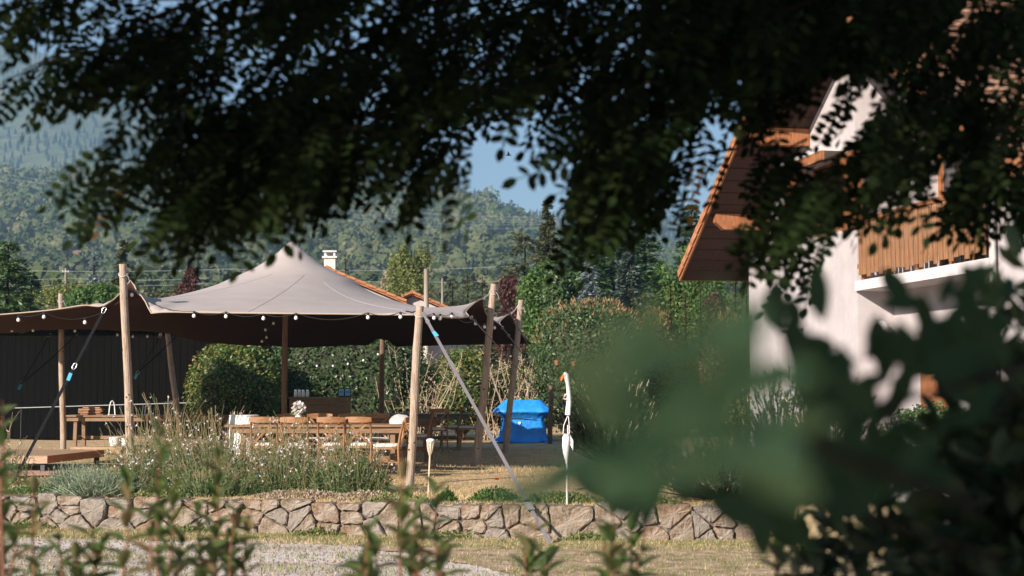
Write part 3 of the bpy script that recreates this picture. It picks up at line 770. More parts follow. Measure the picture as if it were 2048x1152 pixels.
# ------------------------------------------------------------------ neighbours' houses
def gable_house(name, label, c, L, Wd, hw, hr, rz, mw, mr, chim=None, ridge_tiles=True, windows=()):
    root = thing(name, label, 'house', c, rz)
    MB().box((0, 0, hw / 2), (L, Wd, hw)).build('wall', mw, root)
    g = MB(); e = .35
    g.add([(-L / 2, -Wd / 2, hw), (L / 2, -Wd / 2, hw), (L / 2, Wd / 2, hw), (-L / 2, Wd / 2, hw), (-L / 2, 0, hw + hr), (L / 2, 0, hw + hr)],
          [(0, 1, 5, 4), (2, 3, 4, 5), (1, 2, 5), (3, 0, 4)]); g.build('gable', mw, root)
    r = MB()
    for sg in (-1, 1):
        k = hr / (Wd / 2)
        a = [(-L / 2 - e, sg * (Wd / 2 + e), hw - k * e + .05), (L / 2 + e, sg * (Wd / 2 + e), hw - k * e + .05), (L / 2 + e, 0, hw + hr + .05), (-L / 2 - e, 0, hw + hr + .05)]
        b = [(x, y, z + .12) for x, y, z in a]
        r.add(a + b, [(0, 3, 2, 1), (4, 5, 6, 7), (0, 1, 5, 4), (1, 2, 6, 5), (2, 3, 7, 6), (3, 0, 4, 7)])
    rf = r.build('roof', mr, root)
    if ridge_tiles:
        n = int((L + 2 * e) / .42)
        for i in range(n):
            x = -L / 2 - e + (i + .5) * (L + 2 * e) / n
            MB().tube([(x - .23, 0, hw + hr + .14), (x + .21, 0, hw + hr + .16)], [.15, .13], 8).build('ridge_tile', mr, rf)
        # verge tiles along both slopes of the near gable
        for sg in (-1, 1):
            m_ = int(math.hypot(Wd / 2 + e, hr) / .42)
            for xe in (-1, 1):
                for i in range(m_):
                    f0, f1 = i / m_, (i + 1.1) / m_
                    p = (xe * (L / 2 + e), sg * (Wd / 2 + e) * (1 - f0), hw - hr / (Wd / 2) * e + (hr + hr / (Wd / 2) * e) * f0 + .20)
                    q = (xe * (L / 2 + e), sg * (Wd / 2 + e) * (1 - min(1, f1)), hw - hr / (Wd / 2) * e + (hr + hr / (Wd / 2) * e) * min(1, f1) + .17)
                    MB().beam(p, q, .28, .10).build('verge_tile', mr, rf)
    for (x, z) in windows:
        wn = MB().box((x, -Wd / 2 - .03, z), (1.0, .06, 1.2)).build('window', M['glass'], root)
        MB().box((x, -Wd / 2 - .05, z - .66), (1.2, .12, .08)).build('window_sill', M['concrete'], wn)
    if chim:
        x, y, s, h = chim
        ch = MB().box((x, y, h / 2), (s, s, h)).build('chimney', M['chimney'], root)
        MB().box((x, y, h + .04), (s + .16, s + .16, .08)).build('chimney_ledge', M['concrete'], ch)
        for ax in (-1, 1):
            for ay in (-1, 1): MB().box((x + ax * (s / 2 - .05), y + ay * (s / 2 - .05), h + .17), (.09, .09, .20)).build('chimney_pillar', M['concrete'], ch)
        MB().box((x, y, h + .30), (s + .12, s + .12, .07)).build('chimney_cap', M['concrete'], ch)
    return root

# the tiled house behind the tent: gable towards the camera, right slope in view
D_ = 62.0
apex = at(653, 543, D_); foot = at(813, 608, D_)
runx = foot.x - apex.x; rise = apex.z - foot.z
hw_ = foot.z - GZ + .1
ct = at(661, 501, D_ + 1.2)
gable_house('tiled_house', 'house with orange clay tile verge and grey open chimney behind the tent', (apex.x, D_ + 5, GZ), 9.0, runx * 2 - .7, hw_, rise - .1, R(90), M['stucco'], M['tile'],
            chim=(-3.8, -(ct.x - apex.x), .50, ct.z - GZ - .36))
a2 = at(823, 590, 66.0)
gable_house('small_roof_house', 'low house showing only a small orange ridge beside the utility pole', (a2.x, 70.5, GZ), 7.0, 4.6, a2.z - GZ - 1.0, 1.0, R(90), M['stucco'], M['tile'])
# far house on the slope
def on_hill(px, py, d0=120., d1=840.):      # first point of the slope seen at that spot of the photograph
    r = ray(px, py)
    for d in np.linspace(d0, d1, 800):
        z = CAMZ + r[2] * d / r[1]; x = r[0] * d / r[1]
        g = float(hill_z(np.array([x]), np.array([d]))[0])
        if g >= z: return Vector((x, d, g))
    return Vector((x, d1, g))
p = on_hill(145, 522)
gable_house('hillside_house', 'tiny white house with brown roof on the wooded slope', (p.x, p.y, p.z - .2), 4.6, 3.6, 2.2, 1.4, R(35), M['white'], M['oldtile'], ridge_tiles=False, windows=((-1.2, 1.2), (1.1, 1.2)))
p = on_hill(733, 572, 90)
gable_house('cream_house', 'cream walled house half hidden by bare shrubs behind the tiled roof', (p.x, p.y, p.z - .2), 2.6, 3, 2.0, .9, R(10), M['stucco'], M['oldtile'], ridge_tiles=False, windows=((-.6, 1.2), (.6, 1.2)))

# ------------------------------------------------------------------ utility poles and overhead lines
def upole(label, px, ptop, d, r, arms=True):
    top = at(px, ptop, d); z0 = float(hill_z(np.array([top.x]), np.array([d]))[0]) if d > 75 else GZ
    u = thing('utility_pole', label, 'pole', (top.x, d, z0))
    h = top.z - z0
    MB().tube([(0, 0, -.2), (0, 0, h * .5), (0, 0, h)], [r * 1.2, r * 1.1, r], 10).build('post', M['utility'], u, smooth=True)
    if arms:
        MB().beam((-.30, -r, h - .35), (.30, -r, h - .35), .06, .08).build('crossarm', M['utility'], u)
        for x in (-.26, 0, .26): MB().lathe([(.03, 0), (.05, .04), (.03, .09)], (x, -r, h - .31), 8).build('insulator', M['white'], u)
    return top
upole('weathered wooden utility pole standing beside the small orange ridge', 853, 538, 48, .085, False)
upole('thin grey pole between the yellow green tree and the small pines', 885, 556, 75, .06, False)
upole('slim utility pole with bracket lamp on the meadow behind the left pine', 132, 536, 130, .10)
def wire(label, pts, r, n=14, sag=0.0):
    P = [at(*p) for p in pts]; out = []
    for a, b in zip(P, P[1:]):
        for i in range(n + (b is P[-1])):
            f = i / n; q = a.lerp(b, f); q.z -= sag * 4 * f * (1 - f); out.append(q)
    o = MB().tube(out, r, 5).build('overhead_wire', M['cable']); tag(o, label, 'cable', 'overhead lines across the valley')
wire('long pale wire slung low across the valley behind the tent peak', [(-200, 532, 110), (460, 538, 110), (1100, 528, 110)], .013, sag=.3)
wire('pale wire just above the meadow behind the left pine', [(-100, 556, 130), (134, 556, 130), (420, 556, 130)], .013, sag=.2)
wire('lowest pale wire above the garden hedge at the left', [(-100, 571, 130), (134, 568, 130), (420, 566, 130)], .013, sag=.2)
wire('pale wire passing behind the yellow green tree and small pines', [(700, 562, 120), (1160, 552, 120)], .013, sag=.3)
for i, (y0, y1) in enumerate(((333, 340), (338, 345), (345, 353))):
    wire(('highest', 'middle', 'lowest')[i] + ' high voltage conductor strung across the forested slope under the mountain', [(-100, y0, 600), (1150, y1 + 95, 600)], .035, sag=5 + i)
for i, (y0, y1) in enumerate(((398, 436), (405, 441), (412, 450))):
    wire(('highest', 'middle', 'lowest')[i] + ' high voltage conductor crossing the shadowed ridge end', [(500, y0 - 22, 470), (1160, y1, 470)], .03, sag=3 + i)
# ------------------------------------------------------------------ the stretch tent
def build_tent():
    X0, X1 = -10.8, -0.7
    pk = at(584, 482, 25.8)
    pins = [  # (point, row) row: f front, r right, b back, l left, i inside
        (Vector((-10.8, 21.6, 2.62)), 'f'), (at(208, 612, 21.0), 'f'), (at(261, 563, 21.4), 'f'), (at(303, 624, 20.8), 'f'),
        (at(838, 629, 20.15), 'f'), (at(938, 633, 21.6), 'f'),
        (at(966, 598, 24.4), 'r'), (at(1003, 652, 26.5), 'r'), (at(1021, 628, 28.7), 'r'), (at(1064, 687, 32.5), 'r'),
        (at(795, 691, 31.7), 'b'), (at(765, 667, 31.9), 'b'), (at(738, 688, 31.7), 'b'), (at(560, 692, 32.0), 'b'), (at(400, 683, 32.8), 'b'), (at(335, 658, 33.0), 'b'),
        (at(230, 660, 32.3), 'b'), (at(125, 640, 31.2), 'b'), (at(40, 655, 31.6), 'b'), (Vector((-10.8, 31.5, 2.95)), 'l'),
        (Vector((-10.9, 26.0, 2.72)), 'l'),
    ]
    P = None
    for (NU, NV, its) in ((31, 19, 400), (61, 37, 500), (121, 73, 700)):
        us, vs = np.linspace(0, 1, NU), np.linspace(0, 1, NV)
        fx = lambda pt: (pt.x - X0) / (X1 - X0)
        front = [p for p, k in pins if k == 'f']; back = [p for p, k in pins if k == 'b']
        if P is None:
            U, Vv = np.meshgrid(us, vs)
            P = np.stack([X0 + (X1 - X0) * U + Vv * U * 1.1, 21 + 11 * Vv, 2.6 + 0 * U], -1)
        else:
            # upsample
            n0v, n0u = P.shape[:2]
            A = np.empty((n0v, NU, 3)); xo = np.linspace(0, 1, n0u)
            for j in range(n0v):
                for c in range(3): A[j, :, c] = np.interp(us, xo, P[j, :, c])
            B = np.empty((NV, NU, 3)); yo = np.linspace(0, 1, n0v)
            for i in range(NU):
                for c in range(3): B[:, i, c] = np.interp(vs, yo, A[:, i, c])
            P = B
        fixed = np.zeros((NV, NU), bool); tgt = np.zeros((NV, NU, 3))
        def pin(j, i, p):
            fixed[j, i] = True; tgt[j, i] = p
        for p, k in pins:
            if k == 'f':
                i = NU - 1 if p is front[-1] else int(round(min(max(fx(p), 0), 1) * (NU - 1)));
                i = min(i, NU - 1); pin(0, i, p)
            elif k == 'b':
                i = int(round(min(max((p.x + 10.8) / 11.3, 0), 1) * (NU - 1))); pin(NV - 1, i, p)
            elif k == 'r':
                j = int(round((p.y - 21.6) / (32.5 - 21.6) * (NV - 1))); pin(j, NU - 1, p)
            else:
                j = int(round((p.y - 21.6) / (31.5 - 21.6) * (NV - 1))); pin(j, 0, p)
        # peak cap
        ci = (pk.x + 10.6) / 10.5 * (NU - 1); cj = (pk.y - 20.8) / 11.2 * (NV - 1)
        i0, j0 = int(round(ci)), int(round(cj))
        rad = 1.15
        duy = 11.0 / (NV - 1); dux = 10.4 / (NU - 1)
        for j in range(NV):
            for i in range(NU):
                dx, dy = (i - i0) * dux, (j - j0) * duy; r = math.hypot(dx, dy)
                if r < rad: pin(j, i, Vector((pk.x + dx, pk.y + dy, pk.z - float(np.interp(r, [0, .06, .15, .3, .6, .97, 1.42], [0, .02, .11, .25, .47, .66, .84])))))
        # hems pulled tight between their fixing points, bowed slightly inwards
        def edge(idx, inward):
            k = [q for q in range(len(idx)) if fixed[idx[q]]]
            for a_, b_ in zip(k, k[1:]):
                p0, p1 = tgt[idx[a_]], tgt[idx[b_]]; L = np.linalg.norm(p1 - p0)
                for q in range(a_ + 1, b_):
                    f = (q - a_) / (b_ - a_); bow = .05 * L * 4 * f * (1 - f) * (.35 if L > 3 else 1)
                    pin(*idx[q], p0 + (p1 - p0) * f + inward * bow + np.array([0, 0, -.012 * L * 4 * f * (1 - f) * (L < 3)]))
        fixed[NV - 1, NU - 1] = True; tgt[NV - 1, NU - 1] = np.array(at(1064, 687, 32.5))
        edge([(0, q) for q in range(NU)], np.array([0, 1., 0])); edge([(q, NU - 1) for q in range(NV)], np.array([-1., 0, 0]))
        edge([(NV - 1, q) for q in range(NU)], np.array([0, -1., 0])); edge([(q, 0) for q in range(NV)], np.array([1., 0, 0]))
        for it in range(its * (3 if NU < 40 else 2)):
            Q = P.copy()
            Q[1:-1, 1:-1] = (P[1:-1, 2:] + P[1:-1, :-2] + P[2:, 1:-1] + P[:-2, 1:-1]) / 4
            P = Q; P[fixed] = tgt[fixed]
    # tension creases running out of the fixing points
    for p, k in pins:
        if k == 'l': continue
        dv = P - np.array(p); r = np.linalg.norm(dv[..., :2], axis=-1); th = np.arctan2(dv[..., 1], dv[..., 0])
        P[..., 2] += .024 * np.exp(-((r - .38) / .42) ** 2) * np.sin(9 * th + p.x) * (r > .05)
    NV, NU = P.shape[:2]
    i, j = np.meshgrid(np.arange(NU - 1), np.arange(NV - 1)); a = (j * NU + i).ravel()
    F = np.stack([a, a + 1, a + NU + 1, a + NU], 1)
    root = thing('stretch_tent', 'large taupe stretch tent canopy with one tall peak over the garden tables', 'tent', (pk.x, pk.y, 0))
    off = np.array([pk.x, pk.y, 0])
    o = obj('canopy', arr_mesh('canopy', P.reshape(-1, 3) - off, F), M['canvas'], root, smooth=True)
    sd_ = o.modifiers.new("thick", 'SOLIDIFY'); sd_.thickness = .012; o.data.materials.append(M['underside']); sd_.material_offset = 1; sd_.offset = -1
    # hem along the free edges
    loop = [P[0, k] for k in range(NU)] + [P[k, NU - 1] for k in range(1, NV)] + [P[NV - 1, k] for k in range(NU - 2, -1, -1)]
    MB().tube([Vector(p - off) for p in loop], .010, 6, cap=False).build('hem', M['hem'], root, smooth=True)
    # a seam over the front slope
    ks = int(NU * .74)
    for (u0, v0, u1, v1) in ((.70, .34, .90, .10), (.66, .36, .69, .01), (.61, .36, .46, .01), (.58, .40, .30, .16), (.72, .45, .97, .42)):
        pts = []
        for q in range(40):
            f = q / 39; uu = (u0 + (u1 - u0) * f) * (NU - 1); vv = (v0 + (v1 - v0) * f) * (NV - 1)
            ii, jj = int(uu), int(vv); fu, fv = uu - ii, vv - jj
            p = (P[jj, ii] * (1 - fu) + P[jj, min(ii + 1, NU - 1)] * fu) * (1 - fv) + (P[min(jj + 1, NV - 1), ii] * (1 - fu) + P[min(jj + 1, NV - 1), min(ii + 1, NU - 1)] * fu) * fv
            pts.append(Vector(p - off) + Vector((0, 0, .0)))
        MB().tube(pts, .0045, 5).build('seam', M['canvas'], root, smooth=True)
    return P
TENT = build_tent()

def tent_pole(label, top, base, r0, r1, m='pole', loop=True, knots=True):
    base = Vector(base); top = Vector(top)
    o = thing('tent_pole', label, 'pole', tuple(base), group='wooden poles around the tent')
    d = top - base; n = 12; pts = []; rad = []
    ph = rnd.uniform(0, 6)
    for i in range(n + 1):
        f = i / n
        pts.append(d * f + Vector((math.sin(f * 5 + ph), math.cos(f * 4 + ph), 0)) * .012 * math.sin(math.pi * f))
        rad.append((r0 + (r1 - r0) * f) * rnd.uniform(.95, 1.05))
    pts[0] = Vector((0, 0, -.06))
    MB().tube(pts, rad, 14).build('shaft', M[m], o, smooth=False)
    if knots:
        for i in range(7):
            f = rnd.uniform(.08, .95); a = rnd.uniform(3.6, 5.8); rr = r0 + (r1 - r0) * f
            MB().lathe([(.004, .004), (.011, .002), (.013, -.01)], d * f + Vector((math.cos(a) * rr, math.sin(a) * rr, 0)), 7, Matrix.Rotation(R(90), 3, 'X')).build('knot', M['bark'], o)
    if loop:
        c = d * .955; k = []
        for q in range(13):
            a = q / 12 * 2 * math.pi; k.append(c + Vector((math.cos(a) * (r1 + .012), math.sin(a) * (r1 + .012), .05 * math.sin(a))))
        MB().tube(k, .006, 6, cap=False).build('rope_loop', M['cloth'], o)
        MB().tube([c + Vector((r1, -.02, 0)), c + Vector((r1 + .03, -.03, -.06)), c + Vector((r1 + .05, -.02, -.13))], .004, 5).build('rope_end', M['cloth'], o)
    return o
tent_pole('short thick front pole with the grey ratchet strap, in front of the dining chairs', at(840, 612, 19.8), gp(819, 968), .062, .056)
tent_pole('tall pole lifting the pointed ear of the tent beside the white flowers', at(246, 528, 21.0), gp(262, 955), .066, .055)
tent_pole('straight pole behind the low wooden deck near the black shed', at(122, 587, 31.0), gp(127, 897), .066, .056)
tent_pole('leaning pole with shaded middle and bright foot, between strap and slimmer leaning pole', at(988, 568, 24.9), gp(952, 928), .075, .056)
tent_pole('slim leaning pole standing in front of the blue tarpaulin cover', at(1042, 600, 29.0), gp(1011, 905), .066, .054)
tent_pole('leaning inner pole behind the long left work table', at(334, 655, 33.0), gp(363, 889), .075, .06, loop=False)
tent_pole('dark shaded centre pole under the tent peak', at(575, 497, 25.7), gp(566, 922), .055, .05, 'shadedpole', False, False)
tent_pole('dark rear pole in front of the ivy hedge', at(765, 664, 32.0), gp(763, 892), .06, .055, 'shadedpole', False, False)
tent_pole('dark anchor post at the right end of the blue tarpaulin cover', at(1102, 772, 34.0), gp(1100, 886), .06, .055, 'shadedpole', False, False)

def carabiner(c, dirv, parent, size=.09):
    d = Vector(dirv).normalized(); s = d.cross(Vector((0, 1, 0))).normalized()
    pts = []
    for q in range(17):
        a = q / 16 * 2 * math.pi; pts.append(Vector(c) + d * math.cos(a) * size * .5 + s * math.sin(a) * size * .26)
    MB().tube(pts, .0055, 6, cap=False).build('carabiner', M['steel'], parent, smooth=True)

def strap(label, p, q, wd, m='strap', clip=None, tagc=None, name='guy_strap', ratchet=None, rope=False):
    p, q = Vector(p), Vector(q)
    o = thing(name, label, 'strap', tuple(q))
    a, b = p - q, Vector((0, 0, 0))
    if rope: MB().tube([a, a.lerp(b, .5) + Vector((0, 0, -.02)), b], wd, 6).build('rope', M[m], o)
    else: MB().beam(a, b, wd, .006, up=(0.2, -1, .3)).build('webbing', M[m], o)
    carabiner(a + (b - a).normalized() * .03, a - b, o, .10)
    if clip is not None:
        carabiner(a.lerp(b, clip), a - b, o, .10)
    if tagc is not None:
        c = a.lerp(b, tagc); MB().beam(c, c + (b - a).normalized() * .12 + Vector((.02, -.02, 0)), .05, .008, up=(.2, -1, .2)).build('tag', M['bluetape'], o)
    if ratchet is not None:
        c = a.lerp(b, ratchet); dr = (b - a).normalized()
        rt = MB().beam(c - dr * .10, c + dr * .10, .075, .03, up=(0.2, -1, .3)).build('ratchet', M['darkmetal'], o, bevel=.006)
        for k in (-.05, -.015, .02, .055): MB().beam(c + dr * k - Vector((.045, .03, 0)), c + dr * k + Vector((.045, -.03, 0)), .018, .018).build('ratchet_bar', M['steel'], rt)
    return o
strap('wide grey ratchet strap running from the short front pole down over the stone wall', at(846, 626, 19.75), gp(1102, 1090, 0.02), .042, clip=.045, tagc=.10, ratchet=.86)
strap('black strap with carabiner running from the ear of the tent to the low deck', at(210, 617, 20.95), gp(28, 962), .045, 'blacktie', clip=.34, tagc=.38)
strap('thin black guy rope left of the ear pole, in front of the black shed', at(100, 668, 26), at(40, 772, 25), .008, 'blacktie', clip=.95, tagc=.97, rope=True)
strap('thin black rope meeting the left guy rope from behind the straight pole', at(155, 668, 28), at(46, 765, 25.05), .008, 'blacktie', rope=True)
strap('thin black guy rope hanging between ear pole and leaning inner pole', at(322, 668, 28), at(274, 748, 28), .008, 'blacktie', clip=.97, tagc=.99, rope=True)
strap('thin slanting rope from the leaning inner pole to the hanging guy rope', at(358, 668, 31), at(276, 744, 28.1), .008, 'blacktie', rope=True)
strap('dark rope from the front tent corner past both leaning poles', at(942, 634, 21.8), gp(1180, 893), .011, 'strap', clip=.12, rope=True)
strap('dark rope from the middle tent corner to the anchor by the pine', at(1004, 654, 26.5), gp(1182, 886), .011, 'strap', clip=.06, tagc=.62, rope=True)
strap('long thin rope from the tall leaning pole across the clipped bush', at(992, 580, 24.8), gp(1176, 890), .009, 'strap', clip=.75, rope=True)
strap('short tie joining the tent corner to the tall leaning pole', at(966, 598, 24.4), at(984, 580, 24.8), .006, 'cloth', rope=True)
strap('short tie joining the rear tent corner to the slim leaning pole', at(1021, 628, 28.7), at(1036, 612, 29.0), .006, 'cloth', rope=True)
strap('short tie joining the canopy edge to the short front pole', at(812, 622, 20.3), at(836, 622, 19.9), .01, 'blacktie', rope=True)

# festoon lights
def festoon(label, bulbs, drop=.05, r=.028):
    P = [at(*b) for b in bulbs]
    o = thing('string_lights', label, 'string lights', tuple(P[0]))
    pts = []
    for a, b in zip(P, P[1:]):
        for k in range(6):
            f = k / 6; pts.append(a.lerp(b, f) - P[0] + Vector((0, 0, drop + .02 - .10 * min(1, (b - a).length) * 4 * f * (1 - f))))
    pts.append(P[-1] - P[0] + Vector((0, 0, drop + .02)))
    MB().tube(pts, .005, 5).build('cable', M['black'], o)
    for p in P:
        b = MB().lathe([(.012, r * 1.25), (.017, r * .95), (r * .8, r * .55), (r, 0), (r * .8, -r * .6), (r * .4, -r * .92), (.003, -r)], (0, 0, 0), 12).build('bulb', M['bulb'], o, smooth=True)
        b.location = p - P[0]
        MB().lathe([(.016, r * 1.0), (.018, r * 2.0), (.010, r * 2.3)], (0, 0, 0), 8).build('socket', M['black'], b)
festoon('string of round white bulbs along the front hem of the tent', [(37, 640, 21), (88, 634, 21), (170, 645, 21.1), (264, 590, 21.2), (388, 632, 20.7), (452, 633, 20.6), (527, 637, 20.5), (592, 636, 20.4), (736, 635, 20.3), (801, 634, 20.2), (868, 636, 20.5), (880, 637, 20.8), (904, 634, 21.2), (951, 647, 23), (969, 654, 24.5), (989, 656, 26)])
festoon('string of small bulbs at the back of the tent before the black shed', [(-20, 661, 28), (24, 661, 28), (66, 661, 28), (150, 662, 28.5), (235, 670, 29), (266, 673, 29), (295, 673, 29), (321, 669, 29)])
festoon('string of bulbs hanging slack in front of the ivy hedge', [(547, 647, 26), (531, 660, 27), (533, 675, 28), (524, 683, 29), (600, 728, 32.8), (634, 732, 32.8), (666, 732, 32.8), (696, 728, 32.8), (727, 721, 32.6), (756, 709, 32.5)], r=.026)

# ------------------------------------------------------------------ cross-back chairs
def make_chair():
    t = thing('cross_back_chair', 'chair', 'chair')
    # faces +y: back at -y. seat 0.44 wide
    for sx in (-1, 1):
        pts = [(sx * .205, -.235, 0), (sx * .195, -.195, .22), (sx * .19, -.185, .46), (sx * .195, -.215, .66), (sx * .19, -.27, .86)]
        MB().tube(pts, [.014, .017, .018, .017, .015], 8).build('rear_leg', M['chairwood'], t, smooth=True)
        pts = [(sx * .215, .215, 0), (sx * .195, .18, .24), (sx * .185, .165, .44)]
        MB().tube(pts, [.014, .017, .018], 8).build('front_leg', M['chairwood'], t, smooth=True)
    se = MB(); n = 20
    ring = []
    for k in range(n):
        a = 2 * math.pi * k / n; c, s = math.cos(a), math.sin(a)
        ring.append((math.copysign(abs(c) ** .6, c) * .225, math.copysign(abs(s) ** .6, s) * .21 - .005))
    se.add([(x, y, .435) for x, y in ring] + [(x, y, .468) for x, y in ring], [(k, (k + 1) % n, n + (k + 1) % n, n + k) for k in range(n)] + [tuple(range(n, 2 * n)), tuple(reversed(range(n)))])
    se.build('seat', M['chairwood'], t)
    cu = MB()
    L = [(.96, .470), (1.0, .485), (.98, .503), (.86, .514), (.4, .517)]
    vs = [(x * f, y * f, z) for f, z in L for x, y in ring]
    cu.add(vs, [(r * n + k, r * n + (k + 1) % n, (r + 1) * n + (k + 1) % n, (r + 1) * n + k) for r in range(len(L) - 1) for k in range(n)] + [tuple((len(L) - 1) * n + k for k in range(n))])
    cu.build('cushion', M['cushion'], t, smooth=True)
    # bent top rail
    pts = []
    rl = MB(); vs = []; m = 12
    for k in range(m + 1):
        f = k / m * 2 - 1; x = f * .215; y = -.285 - .045 * (1 - f * f)
        h = .045 - .012 * abs(f) ** 3
        for dz, dy in ((-h, -.011), (-h, .011), (h, .011), (h, -.011)): vs.append((x, y + dy, .865 + dz))
    fs = [(k * 4 + i, (k + 1) * 4 + i, (k + 1) * 4 + (i + 1) % 4, k * 4 + (i + 1) % 4) for k in range(m) for i in range(4)] + [(0, 1, 2, 3), (m * 4 + 3, m * 4 + 2, m * 4 + 1, m * 4)]
    rl.add(vs, fs).build('top_rail', M['chairwood'], t, smooth=False)
    # crossed splats, bowed backwards
    for sx in (-1, 1):
        pts = [Vector((sx * -.185, -.19, .47)), Vector((sx * -.09, -.235, .58)), Vector((sx * .02, -.262 - .012 * sx, .69)), Vector((sx * .17, -.275, .835))]
        mb = MB()
        for a, b in zip(pts, pts[1:]): mb.beam(a, b, .030, .012, up=(0, -1, 0))
        mb.build('cross_splat', M['chairwood'], t)
    # arched stretchers
    for y in (-.19, .185):
        MB().tube([(-.19, y, .30), (-.10, y, .38), (0, y, .41), (.10, y, .38), (.19, y, .30)], .009, 6).build('stretcher', M['chairwood'], t, smooth=True)
    for sx in (-1, 1):
        MB().tube([(sx * .195, -.19, .24), (sx * .19, 0, .25), (sx * .195, .185, .24)], .010, 6).build('side_stretcher', M['chairwood'], t, smooth=True)
    return t
chair0 = make_chair(); used = [False]
def chair(px, d, deg, label, group=None, x=None):
    X = (px - 1024) / FPX * d if x is None else x
    o = chair0 if not used[0] else copy_tree(chair0)
    used[0] = True
    o.location = (X, d, GZ - .004); o.rotation_euler = (0, 0, R(deg))
    tag(o, label, 'chair', group or 'cross back chairs around the tables'); return o
# near table: row with backs towards the camera
NTH = ('nearest the white drum', 'second from the white drum', 'third from the white drum', 'nearest the short front pole')
for i, (px, d, a) in enumerate(((534, 21.75, 3), (598, 21.7, -4), (665, 21.72, 5), (724, 21.8, -6))):
    chair(px, d, a, 'cross back chair with its back to the flowers, ' + NTH[i], 'front row of dining chairs')
for i, (px, d, a) in enumerate(((575, 23.75, 178), (638, 23.8, 183), (697, 23.75, 176), (755, 23.8, 184))):
    chair(px, d, a, 'cross back chair on the rear side of the front table, ' + ('left of the flower vase', 'right beside the flower vase', 'second from the crumpled cloth', 'nearest the crumpled cloth')[i], 'rear row at the front table')
chair(776, 21.35, 88, 'sunlit cross back chair with pale cushion seen side on before the front pole')
chair(836, 25.5, 94, 'cross back chair turned sideways just behind the short front pole')
chair(900, 31.3, 92, 'shaded cross back chair at the end of the dark rear table')
chair(938, 30.8, 86, 'shaded cross back chair standing alone behind the strap, farthest from the tables')
chair(872, 29.6, 20, 'shaded cross back chair with its back to the lawn at the dark rear table')

def table(label, cx, cy, L, Wd, rz, h=.76, n=5, m='tablewood', trestle=True):
    t = thing('trestle_table', label, 'table', (cx, cy, GZ), rz)
    for i in range(n):
        y = -Wd / 2 + (i + .5) * Wd / n
        MB().box((0, y, h - .018), (L, Wd / n - .006, .036)).build('plank', M[m], t, bevel=.004)
    for sx in (-1, 1):
        x = sx * (L / 2 - .28)
        for sy in (-1, 1):
            MB().beam((x, sy * (Wd / 2 - .10), 0), (x, sy * (Wd / 2 - .14), h - .037), .075, .075).build('leg', M[m], t)
        MB().box((x, 0, .22), (.06, Wd - .34, .07)).build('leg_brace', M[m], t)
        MB().box((x, 0, h - .075), (.06, Wd - .1, .07)).build('top_bearer', M[m], t)
    MB().box((0, 0, .22), (L - .64, .05, .07)).build('stretcher', M[m], t)
    for sy in (-1, 1): MB().box((0, sy * (Wd / 2 - .06), h - .085), (L - .2, .025, .09)).build('apron', M[m], t)
    return t
table('long plank dining table behind the front row of cross back chairs', -3.05, 22.75, 2.9, .86, R(1))
table('plank table between the front table and the dark rear table', -2.35, 26.3, 2.2, .9, R(-3))
M['darktable'] = mat('dark varnished table', (0.055, 0.05, 0.05), (0.09, 0.085, 0.085), 0.25, 5, spec=0.6)
table('dark rear table with a shiny top under the back of the tent', -1.85, 31.8, 1.9, .95, R(0), m='darktable')
table('long plank work table in front of the black shed', -8.0, 31.9, 3.9, .8, R(-2), h=.72)

# crumpled cloth on the front table
def heap(name, label, cat, c, r, h, m):
    V, F = ico(3); V = V.copy()
    V *= (1 + .22 * lump(V, 4.0, 2.) + .14 * lump(V, 9.0, 5.))[:, None]
    V[:, 2] = np.maximum(V[:, 2], -.05); V *= np.array([r, r * .8, h])
    V[:, 2] += .05 * h
    o = obj(name, arr_mesh(name, V, F), m, smooth=True); o.location = c; tag(o, label, cat); return o
heap('folded_cloth', 'crumpled pale grey cloth lying on the right end of the front table', 'cloth', (at(803, 835, 22.7).x, 22.7, GZ + .765), .20, .13, M['cloth'])
# bouquet in a white vase
v = thing('flower_vase', 'white bouquet in a small white vase on the front table', 'vase', (at(597, 840, 22.9).x, 22.9, GZ + .76))
MB().lathe([(.045, 0), (.06, .05), (.055, .12), (.04, .16), (.05, .18)], (0, 0, 0), 14).build('vase', M['white'], v, smooth=True)
C = dirs(160) * np.array([.10, .10, .09]) + np.array([0, 0, .25])
obj('flowers', leaf_mesh('flowers', C, dirs(160), dirs(160), .045, .04), M['petal'], v)["kind"] = 'stuff'
C = dirs(90) * np.array([.09, .09, .08]) + np.array([0, 0, .21])
obj('leaves', leaf_mesh('leaves', C, dirs(90), dirs(90), .07, .025), M['gaura'], v)["kind"] = 'stuff'

